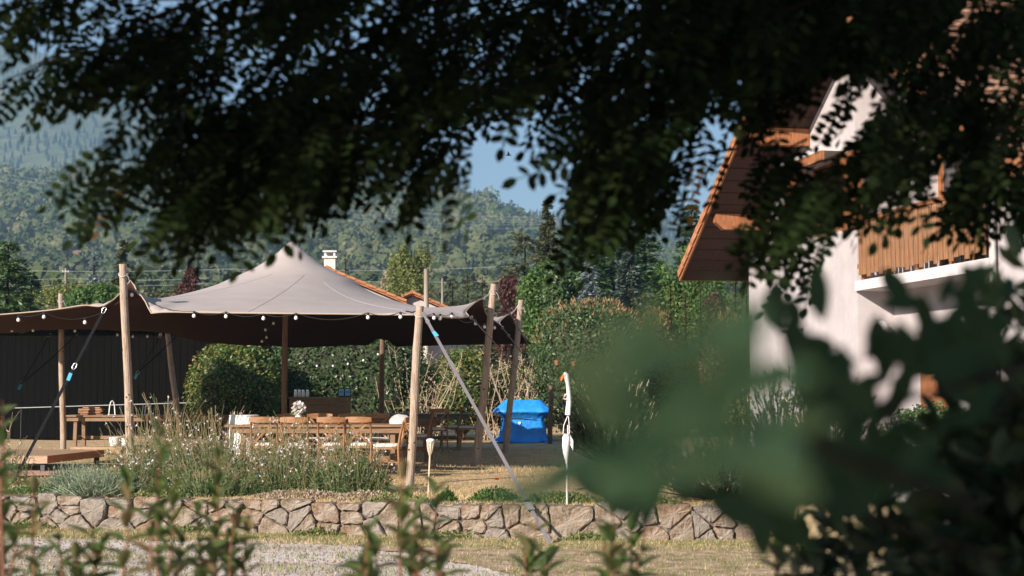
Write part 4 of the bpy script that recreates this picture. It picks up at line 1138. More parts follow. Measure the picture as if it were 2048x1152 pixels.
# bar counter at the back
def bar():
    c = at(642, 794, 33.2)
    t = thing('bar_counter', 'wooden plank bar counter in front of the ivy hedge', 'counter', (c.x, 33.2, GZ), 0)
    MB().box((0, 0, c.z - GZ - .02), (1.42, .55, .04)).build('counter_top', M['tablewood'], t, bevel=.004)
    for i in range(9): MB().box((-.62 + i * .155, -.22, (c.z - GZ) / 2 - .02), (.15, .03, c.z - GZ - .05)).build('front_plank', M['tablewood'], t)
    for x in (-.66, .66): MB().box((x, .02, (c.z - GZ) / 2 - .02), (.03, .44, c.z - GZ - .05)).build('side_panel', M['tablewood'], t)
    zt = c.z
    for i, px in enumerate((592, 599, 607, 615)):
        j = thing('glass_jar', 'clear glass jar on the bar counter, ' + ('farthest from the blue cards', 'third from the blue cards', 'second from the blue cards', 'nearest the blue cards')[i], 'jar', (at(px, 790, 33.15).x, 33.12 + .03 * (i % 2), zt), group='jars on the bar counter')
        MB().lathe([(.03, 0), (.042, .02), (.042, .10), (.034, .125), (.034, .15)], (0, 0, 0), 12).build('jar_body', M['jar'], j, smooth=True)
        MB().lathe([(.037, .15), (.037, .165), (.03, .17)], (0, 0, 0), 12).build('lid', M['steel'], j)
    f = thing('sign_frame', 'black double stand holding two blue cards on the bar counter', 'sign', (at(689, 793, 33.1).x, 33.1, zt), R(4))
    MB().box((0, 0, .11), (.30, .03, .20)).build('frame', M['black'], f)
    MB().box((0, .03, .008), (.30, .10, .016)).build('foot', M['black'], f)
    for x in (-.073, .073):
        k = MB().box((x, -.018, .11), (.115, .006, .155)).build('card', M['bluecard'], f)
        MB().box((x - .018, -.0225, .12), (.022, .003, .03)).build('printed_mark', M['black'], k)
        MB().box((x + .022, -.0225, .115), (.03, .003, .022)).build('printed_mark', M['black'], k)
bar()

# left side: black shed, rail, boards, hoops, deck, rug, bucket, drum
def shed():
    t = thing('timber_shed', 'black stained vertical board shed wall behind the left half of the tent', 'shed', (-10.8, 37.0, GZ))
    x = -5.2
    MB().box((0, 1.6, 1.42), (10.4, 3.0, 2.84)).build('shed_body', M['shed'], t)
    while x < 5.2:
        MB().box((x + .09, .06, 1.42), (.172, .04, 2.84)).build('board', M['shed'], t); x += .18
    MB().box((0, 1.5, 2.92), (10.8, 3.6, .10)).build('roof_board', M['shed'], t)
shed()
r = thing('white_rail', 'thin white horizontal rail in front of the black shed', 'rail', (-9.2, 34.5, GZ))
p0, p1 = at(30, 816, 34.5), at(455, 803, 34.5)
MB().tube([p0 - Vector((-9.2, 34.5, GZ)), p1 - Vector((-9.2, 34.5, GZ))], .010, 8).build('bar', M['cable'], r)
for f in (.03, .5, .97):
    q = p0.lerp(p1, f) - Vector((-9.2, 34.5, GZ)); MB().tube([(q.x, q.y, 0), q], .012, 8).build('post', M['darkmetal'], r)
b = thing('board_stack', 'small stack of short orange boards on the left work table', 'boards', (at(186, 828, 31.9).x, 31.85, GZ + .722))
for i in range(5):
    MB().box((rnd.uniform(-.05, .05), rnd.uniform(-.02, .02), .018 + i * .036), (rnd.uniform(.38, .56), .14, .026), Matrix.Rotation(rnd.uniform(-.2, .2), 3, 'Z')).build('board', M['chairwood'], b)
for i, px in enumerate((224, 296, 342)):
    c = at(px, 831, 31.75)
    h = thing('wire_hoop', 'narrow white metal hoop on the left work table, ' + ('nearest the board stack', 'second from the board stack', 'beside the leaning inner pole')[i], 'hoop', (c.x, 31.75, GZ + .722), R(35), group='white hoops on the work table')
    MB().tube([(-.07, 0, 0), (-.055, 0, .20), (-.03, 0, .29), (0, 0, .32), (.03, 0, .29), (.055, 0, .20), (.07, 0, 0)], .012, 8).build('bent_rod', M['white'], h, smooth=True)
    MB().box((0, 0, .006), (.17, .06, .012)).build('base', M['white'], h)

def deck():
    c = gp(93, 946); e1 = (gp(205, 931) - c); e1.z = 0; e2 = (gp(-40, 930) - c); e2.z = 0
    L1 = e1.length; u = e1.normalized(); v = Vector((-u.y, u.x, 0)); L2 = 2.4
    t = thing('wooden_deck', 'low square wooden deck with stained edge on black metal legs', 'deck', tuple(c), math.atan2(u.y, u.x))
    L1 = max(L1, 1.9); h = .27
    n = 16
    for i in range(n): MB().box((L1 / 2, (i + .5) * L2 / n, h - .012), (L1 - .01, L2 / n - .005, .024)).build('plank', M['plank'], t)
    for a, s in (((L1 / 2, -.012, h - .06), (L1, .024, .12)), ((L1 / 2, L2 + .012, h - .06), (L1, .024, .12))): MB().box(a, s).build('edge_board', M['redwood'], t)
    for a, s in (((-.013, L2 / 2, h - .06), (.024, L2 + .04, .12)), ((L1 + .013, L2 / 2, h - .06), (.024, L2 + .04, .12))): MB().box(a, s).build('edge_board', M['plank'], t)
    for x in (.06, L1 - .06):
        for y in (.08, L2 - .08): MB().box((x, y, (h - .026) / 2), (.07, .07, h - .026)).build('leg', M['darkmetal'], t)
    # second deck board behind
    o = thing('deck_platform', 'narrow pale plank platform on the lawn behind the low deck', 'platform', (at(195, 895, 29.0).x, 29.0, GZ), R(-2))
    for i in range(3): MB().box((0, i * .16, .11), (1.05, .15, .05)).build('plank', M['plank'], o)
    for x in (-.45, .45): MB().box((x, .16, .042), (.08, .45, .084)).build('bearer', M['plank'], o)
deck()
c = gp(40, 945)
g = MB(); n = 8
for i in range(n):
    g.box((0, -.75 + (i + .5) * 1.5 / n, .008), (2.2, 1.5 / n - .012, .010 + .004 * (i % 2)))
o = g.build('woven_rug', M['rug']); o.location = (c.x + .15, c.y - .35, GZ + .012); o.rotation_euler = (0, 0, R(20)); tag(o, 'red and cream woven rug on the grass before the low deck', 'rug')
for px, py, lab in ((231, 897, 'white enamel bucket with plants beside the ear pole'), (256, 900, 'second white bucket half hidden behind the ear pole')):
    p = gp(px, py); b = thing('bucket', lab, 'bucket', (p.x, p.y, GZ))
    MB().lathe([(.10, 0), (.105, .01), (.14, .24), (.146, .25), (.13, .25), (.095, .03)], (0, 0, 0), 16).build('bucket_body', M['white'], b, smooth=True)
    MB().tube([(-.14, 0, .23), (-.12, -.06, .12), (0, -.15, .08), (.12, -.06, .12), (.14, 0, .23)], .005, 5).build('handle', M['steel'], b)
p = Vector((at(488, 850, 22.9).x, 22.9, GZ))
b = thing('white_drum', 'white ribbed drum standing beyond the flowers at the left end of the front table', 'drum', tuple(p))
MB().lathe([(.22, 0), (.24, .02), (.235, .25), (.245, .27), (.235, .29), (.235, .62), (.245, .64), (.235, .66), (.24, .86), (.22, .88)], (0, 0, 0), 20).build('drum_body', M['white'], b, smooth=True)
MB().lathe([(.235, .881), (.235, .90), (.20, .905)], (0, 0, 0), 20).build('lid', M['white'], b)

# barbecue under its blue cover
def bbq():
    c = gp(1046, 882.5)
    t = thing('barbecue_cover', 'barbecue wrapped in a bright blue crinkled tarpaulin on the lawn', 'barbecue', (c.x, c.y, GZ)); t.scale = (.93, .93, .95)
    def ring(wx, wy, z, nz, n=64, p=.35):
        out = []
        for k in range(n):
            a = 2 * math.pi * k / n; cx, sy = math.cos(a), math.sin(a)
            x = math.copysign(abs(cx) ** p, cx) * wx; y = math.copysign(abs(sy) ** p, sy) * wy
            w = 1 + nz * (math.sin(a * 9 + z * 7) * .5 + math.sin(a * 23 + z * 13) * .35 + rnd.uniform(-.3, .3))
            out.append((x * w, y * w, z + nz * .25 * math.sin(a * 13 + z * 5)))
        return out
    def loft(name, rings, top=True):
        mb = MB(); n = len(rings[0]); mb.v = [p for r in rings for p in r]
        mb.f = [(r * n + k, r * n + (k + 1) % n, (r + 1) * n + (k + 1) % n, (r + 1) * n + k) for r in range(len(rings) - 1) for k in range(n)]
        if top: mb.f.append(tuple((len(rings) - 1) * n + k for k in range(n)))
        return mb.build(name, M['tarp'], t, smooth=True)
    loft('skirt', [ring(.84, .52, .0, .08), ring(.72, .42, .05, .07), ring(.63, .36, .13, .06), ring(.61, .35, .22, .05), ring(.60, .34, .32, .05), ring(.575, .33, .42, .045), ring(.57, .33, .50, .045), ring(.555, .32, .555, .05), ring(.57, .33, .60, .04), ring(.57, .33, .66, .03)], False)
    loft('hood', [ring(.56, .33, .60, .05), ring(.64, .40, .68, .05), ring(.75, .48, .735, .03), ring(.80, .52, .765, .03), ring(.80, .52, .785, .02), ring(.72, .44, .86, .02), ring(.61, .33, .96, .016), ring(.49, .21, 1.065, .006), ring(.46, .18, 1.08, .003)])
    MB().tube([(.60 * math.cos(a / 20 * 6.283), -.36 + 0 * a, .59 + .012 * math.sin(a * 1.3)) for a in range(3, 8)], .008, 5).build('cord', M['black'], t)
    tg = [(-.14, -.375, .49), (-.10, -.385, .53), (-.06, -.378, .50), (-.085, -.385, .44)]
    MB().add(tg + [(x, y + .006, z) for x, y, z in tg], [(0, 1, 2, 3), (4, 7, 6, 5), (0, 4, 5, 1), (1, 5, 6, 2), (2, 6, 7, 3), (3, 7, 4, 0)]).build('label', M['white'], t)
bbq()

# goose windsock on a stake
def goose():
    b = gp(1134, 1006, GZ); b.y = max(b.y, wall_y(b.x) + .25)
    t = thing('goose_windsock', 'white goose windsock with orange beak on a thin stake above the stone wall', 'windsock', (b.x, b.y, GZ))
    d = b.y
    z = lambda py: at(1134, py, d).z - GZ
    MB().tube([(0, 0, -.05), (0, 0, z(905))], .011, 8).build('stake', M['white'], t)
    MB().tube([(.01, 0, z(905)), (.012, 0, z(850))], .006, 6).build('rod', M['white'], t)
    # neck and head
    nk = [(.01, 0, z(830)), (.025, 0, z(805)), (.022, 0, z(785)), (.012, 0, z(768)), (.0, 0, z(757)), (-.012, 0, z(749)), (-.018, 0, z(744))]
    MB().tube(nk, [.031, .029, .025, .023, .029, .033, .014], 12).build('neck_and_head', M['goose'], t, smooth=True)
    MB().tube([(-.030, -.005, z(751)), (-.055, -.01, z(756)), (-.068, -.012, z(762))], [.024, .018, .006], 10).build('beak', M['orange'], t, smooth=True)
    MB().lathe([(.002, -.004), (.007, -.002), (.007, .002), (.002, .004)], (-.018, -.030, z(750)), 8, Matrix.Rotation(R(90), 3, 'X')).build('eye', M['black'], t)
    MB().tube([(.03, -.01, z(789)), (-.02, -.03, z(789)), (-.04, -.02, z(797)), (.02, -.02, z(800)), (.045, 0, z(795))], .012, 6).build('ribbon_bow', M['pink'], t, smooth=True)
    # limp sock body
    bd = [(.0, 0, z(868)), (-.005, 0, z(874)), (-.012, -.01, z(890)), (-.012, -.01, z(905)), (-.005, -.01, z(920)), (0, 0, z(934))]
    MB().tube(bd, [.032, .046, .044, .034, .018, .006], 12).build('sock_body', M['goose'], t, smooth=True)
    MB().tube([(.01, 0, z(832)), (-.035, -.01, z(850)), (-.045, 0, z(868))], .005, 5).build('cord', M['goose'], t)
    MB().tube([(.02, 0, z(832)), (.03, .0, z(855)), (.028, 0, z(870))], .005, 5).build('cord', M['goose'], t)
    for k in range(3): MB().tube([(.035, 0, z(870)), (.05 + .01 * k, -.01, z(882)), (.045 + .012 * k, -.01, z(892 + 4 * k))], .006, 5).build('ribbon_tail', M['goose'], t)
goose()

# bamboo torch
def torch():
    b = gp(856, 992); b.y = max(b.y, wall_y(b.x) + .45)
    t = thing('garden_torch', 'bamboo garden torch with woven basket head stuck in the lawn near the wall', 'torch', (b.x, b.y, GZ))
    H = at(861, 878, b.y).z - GZ; lx = (861 - 856) / FPX * b.y
    ax = Vector((lx, 0, H)); f = lambda k: ax * k
    MB().tube([(0, 0, -.05), f(.35), f(.70)], [.009, .010, .011], 8).build('stick', M['bamboo'], t)
    n = 9
    for k in range(n):
        a = 2 * math.pi * k / n
        MB().tube([f(.68), f(.82) + Vector((math.cos(a) * .034, math.sin(a) * .034, 0)), f(.95) + Vector((math.cos(a) * .046, math.sin(a) * .046, 0))], .006, 5).build('bamboo_strip', M['bamboo'], t)
    for k in (.84, .93):
        rr = .037 if k < .9 else .046
        MB().tube([f(k) + Vector((math.cos(q / 12 * 6.283) * rr, math.sin(q / 12 * 6.283) * rr, 0)) for q in range(13)], .004, 5, cap=False).build('binding', M['bamboo'], t)
    MB().lathe([(.022, -.13), (.036, -.02), (.040, 0), (.052, .002), (.053, .022), (.04, .036), (.01, .042)], f(.95), 14).build('oil_cup', M['white'], t, smooth=True)
torch()
# ------------------------------------------------------------------ plants: generators
def bush(name, label, cat, c, radii, n, size, m, group=None, box=False, tip=None, tipn=0, core=True, lumps=.12, stems=True, flat=False, extra=None, tipzmin=-1):
    root = thing(name, label, cat, tuple(c), group=group)
    rx, ry, rz = radii; bw = .70 if box is True else float(box)
    def surf(n, lo, hi):
        d = dirs(n); d[:, 2] = np.where(d[:, 2] < -.75, -d[:, 2], d[:, 2])
        if box:
            q = np.abs(d).max(1, keepdims=True); e = d / q; d2 = d * (1 - bw) + e * bw
        else: d2 = d
        k = rng.uniform(lo, hi, (n, 1)) * (1 + lumps * lump(d, 3.2, rx * 7 + c[0]))[:, None]
        return d2 * k * np.array([rx, ry, rz]), d
    Pp, d = surf(n, .72, 1.04)
    N = nrm(d + .9 * rng.normal(size=(n, 3))); D = nrm(np.cross(N, dirs(n)) + .25 * d - np.array([0, 0, .15]))
    s = size * rng.uniform(.7, 1.3, n)
    off = np.array([0, 0, rz])
    o = obj('foliage', leaf_mesh('foliage', Pp + off, D, N, s, s * .6), m, root); o["kind"] = 'stuff'
    if tipn:
        Pt, d = surf(tipn * 3, .98, 1.06); k = d[:, 2] > tipzmin; Pt, d = Pt[k][:tipn], d[k][:tipn]
        o = obj('new_shoots', leaf_mesh('new_shoots', Pt + off, nrm(d + np.array([0, 0, .6]) + .4 * rng.normal(size=d.shape)), dirs(len(d)), size * 1.5, size * .5), tip, root); o["kind"] = 'stuff'
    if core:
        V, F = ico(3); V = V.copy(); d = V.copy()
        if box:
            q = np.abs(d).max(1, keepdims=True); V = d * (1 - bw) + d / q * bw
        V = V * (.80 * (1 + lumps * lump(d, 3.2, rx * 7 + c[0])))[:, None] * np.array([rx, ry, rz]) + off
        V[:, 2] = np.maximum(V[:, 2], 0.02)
        obj('shaded_core', arr_mesh('shaded_core', V, F), M['core'], root, smooth=True)
    if stems:
        mb = MB()
        for i in range(6):
            a = rnd.uniform(0, 6.28); mb.tube([(math.cos(a) * .08 * rx, math.sin(a) * .08 * ry, -.03), (math.cos(a) * .3 * rx, math.sin(a) * .3 * ry, rz * .5), (math.cos(a) * .6 * rx, math.sin(a) * .6 * ry, rz * 1.1)], [.03, .02, .01], 6)
        mb.build('stems', M['twig'], root)
    return root

def tree(name, label, base, h, crown, n, size, m, blobs=14, trunk_r=None, group=None, seed=0, trunk_h=.35, barkm='bark', shell=.55, flat=1.0):
    """crown = (rx, ry, rz) of the whole crown, centred at h - rz"""
    r_ = random.Random(seed + 17); root = thing(name, label, 'tree', tuple(base), group=group)
    rx, ry, rz = crown; cz = h - rz
    tr = trunk_r or h * .022
    cs = []
    for i in range(blobs):
        while True:
            p = Vector((r_.uniform(-1, 1), r_.uniform(-1, 1), r_.uniform(-1, 1)))
            if p.length < 1: break
        k = .72
        cs.append((Vector((p.x * rx * k, p.y * ry * k, cz + p.z * rz * .78)), r_.uniform(.28, .48) * (1 - .35 * max(0, p.z))))
    mb = MB()
    mb.tube([(0, 0, -.1), (r_.uniform(-.1, .1), 0, cz * .5), (r_.uniform(-.15, .15), 0, cz), (0, 0, h - rz * .4)], [tr * 1.25, tr, tr * .75, tr * .25], 9)
    for c, r in cs:
        s = Vector((0, 0, cz - rz * r_.uniform(.2, .9))); mb.tube([s, s.lerp(c, .5) + Vector((0, 0, .08 * rz)), c], [tr * .42, tr * .26, tr * .08], 6)
    mb.build('trunk', M[barkm], root)
    Cc = []; Dd = []
    per = n // blobs
    for c, r in cs:
        d = dirs(per); k = rng.uniform(shell, 1.08, (per, 1))
        Cc.append(d * k * r * np.array([rx, ry, rz * flat]) * (1 + .2 * lump(d, 3, c.x)[:, None]) + np.array(c)); Dd.append(d)
    Cc = np.concatenate(Cc); Dd = np.concatenate(Dd)
    N = nrm(Dd + 1.0 * rng.normal(size=Dd.shape) + np.array([0, 0, .3])); D = nrm(np.cross(N, dirs(len(N))) - np.array([0, 0, .25]))
    s = size * rng.uniform(.7, 1.35, len(N))
    o = obj('crown', leaf_mesh('crown', Cc, D, N, s, s * .62), m, root); o["kind"] = 'stuff'
    return root

def conifer(name, label, base, h, r, m, boughs=150, sprays=11, ssize=None, group=None, droop=.25, skirt=.04, power=.9, lean=0, rag=.25):
    root = thing(name, label, 'tree', tuple(base), group=group)
    MB().tube([(0, 0, -.1), (lean * .5, 0, h * .5), (lean, 0, h * .98)], [h * .022, h * .013, h * .003], 8).build('trunk', M['bark'], root)
    t = rng.uniform(0, 1, boughs) ** 1.15; z = h * (skirt + (1 - skirt) * t)
    a = rng.uniform(0, 2 * math.pi, boughs)
    L = r * np.maximum((1 - t), .02) ** power * rng.uniform(1 - rag, 1 + rag * .6, boughs) + .03 * r
    f = np.linspace(.18, 1, sprays)
    out = np.stack([np.cos(a), np.sin(a), np.zeros(boughs)], 1)
    # bough curve: out, drooping then lifting at the tip
    Pp = out[:, None, :] * (L[:, None] * f[None])[..., None]
    Pp[..., 2] = z[:, None] - droop * L[:, None] * np.sin(f * 2.2)[None] * .9
    Pp[..., 0] += lean * t[:, None]
    side = np.stack([-np.sin(a), np.cos(a), np.zeros(boughs)], 1)[:, None, :]
    ss = (ssize or r * .28)
    Cs, Ds, Ns = [], [], []
    for sg in (-1, 1, 0):
        D = out[:, None, :] * .75 + side * sg * .75 + rng.normal(size=Pp.shape) * .22; D[..., 2] -= .18
        Cs.append(Pp + rng.normal(size=Pp.shape) * ss * .10); Ds.append(D); Ns.append(np.array([0, 0, 1.]) + rng.normal(size=Pp.shape) * .45)
    Cc = np.concatenate([x.reshape(-1, 3) for x in Cs]); Dd = np.concatenate([x.reshape(-1, 3) for x in Ds]); Nn = np.concatenate([x.reshape(-1, 3) for x in Ns])
    s = ss * rng.uniform(.7, 1.3, len(Cc)) * np.tile(np.repeat((.45 + .55 * (1 - t)), sprays), 3)
    o = obj('crown', leaf_mesh('crown', Cc, Dd, Nn, s, s * .42, cup=-.1), m, root); o["kind"] = 'stuff'
    return root

def needle_shrub(name, label, base, w, h, shoots, m, cat='shrub', candle=True, group=None, ln=.055):
    root = thing(name, label, cat, tuple(base), group=group)
    mb = MB(); Cc, Dd = [], []; cm = MB()
    tips = []
    for i in range(shoots):
        d = Vector(dirs(1)[0]); d.z = abs(d.z) * .9 + .1
        k = rnd.uniform(.45, 1.0)
        p = Vector((d.x * w * k, d.y * w * k, .08 * h + d.z * h * k)); dirn = (Vector((d.x * .45, d.y * .45, .9)) + Vector(dirs(1)[0]) * .3).normalized()
        L = rnd.uniform(.12, .24)
        tips.append((p, dirn, L))
        nn = 60
        f = rng.uniform(0, 1, nn)
        Cc.append(np.array(p)[None] + np.array(dirn)[None] * (L * f)[:, None])
        q = dirs(nn); q = nrm(q - (q @ np.array(dirn))[:, None] * np.array(dirn)[None]); Dd.append(q * .8 + np.array(dirn)[None] * .75)
        if i % 3 == 0: mb.tube([(p.x * .1, p.y * .1, 0), (p.x * .6, p.y * .6, p.z * .5), p], [.016, .010, .005], 5)
        mb.tube([p, p + dirn * L], [.004, .003], 4)
        if candle and k > .75 and rnd.random() < .35: cm.tube([p + dirn * L, p + dirn * (L + rnd.uniform(.05, .13))], [.009, .005], 5)
    Cc = np.concatenate(Cc); Dd = np.concatenate(Dd)
    o = obj('needles', leaf_mesh('needles', Cc, Dd, dirs(len(Cc)), ln * 1.0, .009, ngon=3), m, root); o["kind"] = 'stuff'
    mb.build('branches', M['bark'], root)
    if cm.v: cm.build('candles', M['drytwig'], root)['kind'] = 'stuff'
    return root

def ground_z(d): return GZ
def base(px, d, z=None):
    p = at(px, 700, d)
    return Vector((p.x, d, GZ if d < 75 else float(hill_z(np.array([p.x]), np.array([float(d)]))[0])) if z is None else (p.x, d, z))
def hgt(py, d, b): return at(1024, py, d).z - b.z

# ------------------------------------------------------------------ hedges and bushes behind the tent
def hedge_at(name, label, cat, px0, px1, ptop, d, depth, n, size, m, **k):
    a, b = at(px0, ptop, d), at(px1, ptop, d); h = a.z - GZ
    return bush(name, label, cat, ((a.x + b.x) / 2, d, GZ), ((b.x - a.x) / 2, depth, h / 2), n, size, m, **k)
hedge_at('privet_bush', 'bright green rounded bush with rusty leaves beside the black shed', 'bush', 378, 562, 682, 34.8, 1.1, 9000, .085, M['privet'], box=False, lumps=.10)
hedge_at('ivy_hedge', 'dark glossy ivy hedge behind the bar counter', 'hedge', 545, 850, 660, 36.5, .8, 13000, .095, M['ivy'], box=True, lumps=.06)
hedge_at('leafy_bush', 'mixed green bush behind the dark rear table, among dry canes', 'bush', 860, 985, 700, 36.8, .8, 5000, .085, M['privet'], lumps=.2)
hedge_at('leafy_bush', 'low green undergrowth beside the blue tarpaulin cover', 'bush', 950, 1130, 742, 37.5, .6, 5000, .08, M['privet'], lumps=.25)
hedge_at('leafy_bush', 'pale green bush below the notch of the tent back edge', 'bush', 790, 905, 722, 38.5, .6, 3500, .08, M['yellowgreen'], lumps=.25)
hedge_at('clipped_bush', 'big domed clipped bush with russet shoots right of the tent', 'bush', 1062, 1296, 606, 37.0, 1.5, 17000, .085, M['roundbush'], tip=M['newgrowth'], tipn=480, tipzmin=.35, lumps=.06, box=.22)
hedge_at('flowering_shrub', 'pale russet shrub between the clipped bush and the thujas', 'bush', 1270, 1350, 625, 40, 1.0, 4000, .08, M['thuja'], tip=M['newgrowth'], tipn=900)
hedge_at('flowering_shrub', 'olive shrub tipped with russet shoots beside the chalet corner', 'bush', 1405, 1510, 632, 33.5, 1.0, 4500, .075, M['thuja'], tip=M['newgrowth'], tipn=700)
# terracotta pots hanging in the big clipped bush
for i, (px, py) in enumerate(((1114, 731), (1148, 733), (1216, 745))):
    c = at(px, py, 35.35); p = thing('hanging_pot', 'tiny terracotta pot hanging on the big clipped bush, ' + ('nearest the dark anchor post', 'just above the goose windsock', 'right of the goose windsock')[i], 'pot', tuple(c), group='pots hanging on the clipped bush')
    MB().lathe([(.035, 0), (.05, .02), (.065, .11), (.07, .12), (.06, .125)], (0, 0, 0), 12).build('pot_body', M['tile'], p, smooth=True)
    MB().tube([(0, 0, .12), (0, 0, .30)], .004, 4).build('cord', M['black'], p)
# dry canes and brush
def brush(label, px0, px1, ptop, d, n):
    a, b = at(px0, ptop, d), at(px1, ptop, d); h = a.z - GZ
    root = thing('dry_brush', label, 'dry brush', ((a.x + b.x) / 2, d, GZ)); mb = MB(); w = (b.x - a.x) / 2
    for i in range(n):
        x = rnd.uniform(-w, w); y = rnd.uniform(-.4, .4); hh = h * rnd.uniform(.35, 1.05); lx = rnd.uniform(-.5, .5) * hh
        p0, p1 = Vector((x, y, 0)), Vector((x + lx, y + rnd.uniform(-.2, .2), hh)); md = p0.lerp(p1, .5) + Vector((rnd.uniform(-.15, .15), 0, .05))
        mb.tube([p0, md, p1], [.012, .009, .005], 4)
        for _ in range(3):
            f = rnd.uniform(.4, .95); q = md.lerp(p1, f); mb.tube([q, q + Vector((rnd.uniform(-.3, .3), rnd.uniform(-.1, .1), rnd.uniform(-.05, .3)))], [.006, .003], 3)
    o = mb.build('canes', M['drytwig'], root); o["kind"] = 'stuff'
    n2 = n * 9; C = np.stack([rng.uniform(-w, w, n2), rng.uniform(-.35, .45, n2), rng.uniform(.05, 1, n2) ** 1.2 * h], 1)
    o = obj('dry_leaves', leaf_mesh('dry_leaves', C, dirs(n2), dirs(n2), .07, .035), M['sedum'], root); o["kind"] = 'stuff'
brush('tangle of dry pale canes behind the short front pole', 790, 875, 700, 36.0, 40)
brush('tangle of dry reddish canes between the two leaning poles', 960, 1080, 705, 36.6, 55)

# ------------------------------------------------------------------ trees behind the garden
GR = 'trees behind the garden'
b = base(12, 44); conifer('pine_tree', 'bright green dense pine at the far left above the shed', b, hgt(484, 44, b), 1.25, M['brightpine'], 240, 12, .30, GR, .05, .25, .55)
b = base(60, 45); conifer('pine_tree', 'shorter green pine leaning against the bright pine at the left', b, hgt(545, 45, b), .8, M['brightpine'], 150, 10, .25, GR, .05, .2, .6)
b = base(246, 58); conifer('spruce_tree', 'olive brown spruce rising behind the top of the ear pole', b, hgt(478, 58, b), 1.25, M['spruce'], 230, 12, .34, GR, .42, .1, .8)
b = base(185, 62); conifer('blue_spruce', 'small silvery blue spruce left of the olive spruce', b, hgt(500, 62, b), .85, M['bluespruce'], 170, 10, .26, GR, .1, .1, .8)
b = base(185, 52); tree('fruit_tree', 'leafy bright green tree behind the left edge of the tent', b, hgt(548, 52, b), (1.35, 1.0, 1.2), 6500, .15, M['maple'], 12, group=GR, seed=3)
hedge_at('boundary_hedge', 'yellow green boundary hedge above the left end of the tent', 'hedge', 40, 250, 572, 54, .9, 8000, .13, M['yellowgreen'], box=True, lumps=.12)
hedge_at('boundary_hedge', 'dark mixed hedge behind the purple tree and tent slope', 'hedge', 250, 460, 585, 56, .9, 6000, .14, M['spruce'], box=True, lumps=.2)
b = base(372, 56); tree('purple_plum_tree', 'copper purple plum tree left of the tent peak', b, hgt(523, 56, b), (1.0, .9, 1.5), 5500, .14, M['purple'], 12, group=GR, seed=5)
b = base(425, 60); tree('purple_plum_tree', 'small purple red shrub tree at the foot of the tent slope', b, hgt(560, 60, b), (.6, .5, 1.0), 2200, .13, M['purple'], 7, group=GR, seed=6)
b = base(497, 70); conifer('spruce_tree', 'tiny spruce top peeking over the left tent slope', b, hgt(527, 70, b), .55, M['yellowgreen'], 80, 8, .2, GR, .1, .2)
b = base(690, 74); conifer('spruce_tree', 'small dark spruce just right of the grey chimney', b, hgt(511, 74, b), .42, M['spruce'], 90, 8, .2, GR, .1, .2, .5)
b = base(822, 78); tree('poplar_tree', 'tall loose yellow green tree behind the small orange ridge', b, hgt(458, 78, b), (1.55, 1.3, 2.9), 9000, .16, M['yellowgreen'], 22, group=GR, seed=8, trunk_r=.10, shell=.2)
b = base(790, 80); tree('autumn_tree', 'thin rusty tree on the left side of the tall yellow green tree', b, hgt(500, 80, b), (.8, .7, 1.9), 1500, .13, M['sedum'], 9, group=GR, seed=9, trunk_r=.06)
for i, (px, py, d, r) in enumerate(((905, 556, 92, 1.1), (935, 545, 96, 1.3), (965, 552, 90, 1.2), (990, 565, 88, 1.1))):
    b = base(px, d); conifer('scots_pine', ('grey green pine nearest the thin grey pole', 'tallest of the grey green pines behind the tent corner', 'grey green pine above the tent corner tip', 'grey green pine beside the dark purple tree')[i], b, hgt(py, d, b), r, M['spruce'], 130, 9, .34, GR, .1, .2, .5)
b = base(1022, 54); tree('purple_plum_tree', 'dark purple tree behind the two leaning poles', b, hgt(527, 54, b), (.75, .7, 1.9), 6000, .11, M['purple'], 14, group=GR, seed=12)
b = base(1050, 66); conifer('cedar_tree', 'spreading olive cedar with drooping arms left of the tall spruce', b, hgt(462, 66, b), 2.0, M['spruce'], 120, 12, .45, GR, .35, .3, .35, rag=.5)
b = base(1096, 60); conifer('spruce_tree', 'tall slim spruce pointing into the open sky', b, hgt(400, 60, b), 1.35, M['spruce'], 330, 12, .34, GR, .35, .05, .85)
b = base(1085, 48); tree('maple_tree', 'leafy green tree in front of the tall slim spruce', b, hgt(520, 48, b), (.95, .9, 1.7), 7500, .13, M['maple'], 16, group=GR, seed=14)
b = base(1125, 46); tree('maple_tree', 'green tree with pale leaves above the clipped bush', b, hgt(505, 46, b), (.9, .8, 1.6), 6500, .12, M['roundbush'], 15, group=GR, seed=15)
b = base(1165, 58); conifer('spruce_tree', 'dark tall spruce with ragged tip behind the leafy canopy', b, hgt(318, 58, b), 1.9, M['pine'], 460, 12, .36, GR, .3, .05, .8)
b = base(1225, 62); conifer('spruce_tree', 'broad dark spruce behind the silvery fir', b, hgt(350, 62, b), 2.2, M['pine'], 380, 12, .45, GR, .25, .05, .7)
b = base(1290, 60); conifer('spruce_tree', 'dark spruce right of the broad dark spruce', b, hgt(400, 60, b), 1.6, M['pine'], 300, 12, .4, GR, .25, .05, .7)
b = base(1180, 45); conifer('blue_spruce', 'silvery blue spruce rising behind the clipped bush', b, hgt(512, 45, b), .95, M['bluespruce'], 220, 11, .26, GR, .15, .05, .8)
b = base(1258, 47); conifer('silver_fir', 'dark fir with silver edged layered boughs above the clipped bush', b, hgt(505, 47, b), 1.5, M['fir'], 240, 13, .34, GR, .45, .05, .75)
b = base(1385, 52); conifer('cypress_tree', 'feathery green conifer just left of the chalet eave', b, hgt(405, 52, b), .95, M['pine'], 300, 11, .3, GR, -.2, .05, .45)
b = base(1360, 48); tree('maple_tree', 'dense green tree under the chalet eave', b, hgt(470, 48, b), (1.0, .9, 1.9), 8000, .12, M['maple'], 16, group=GR, seed=21)
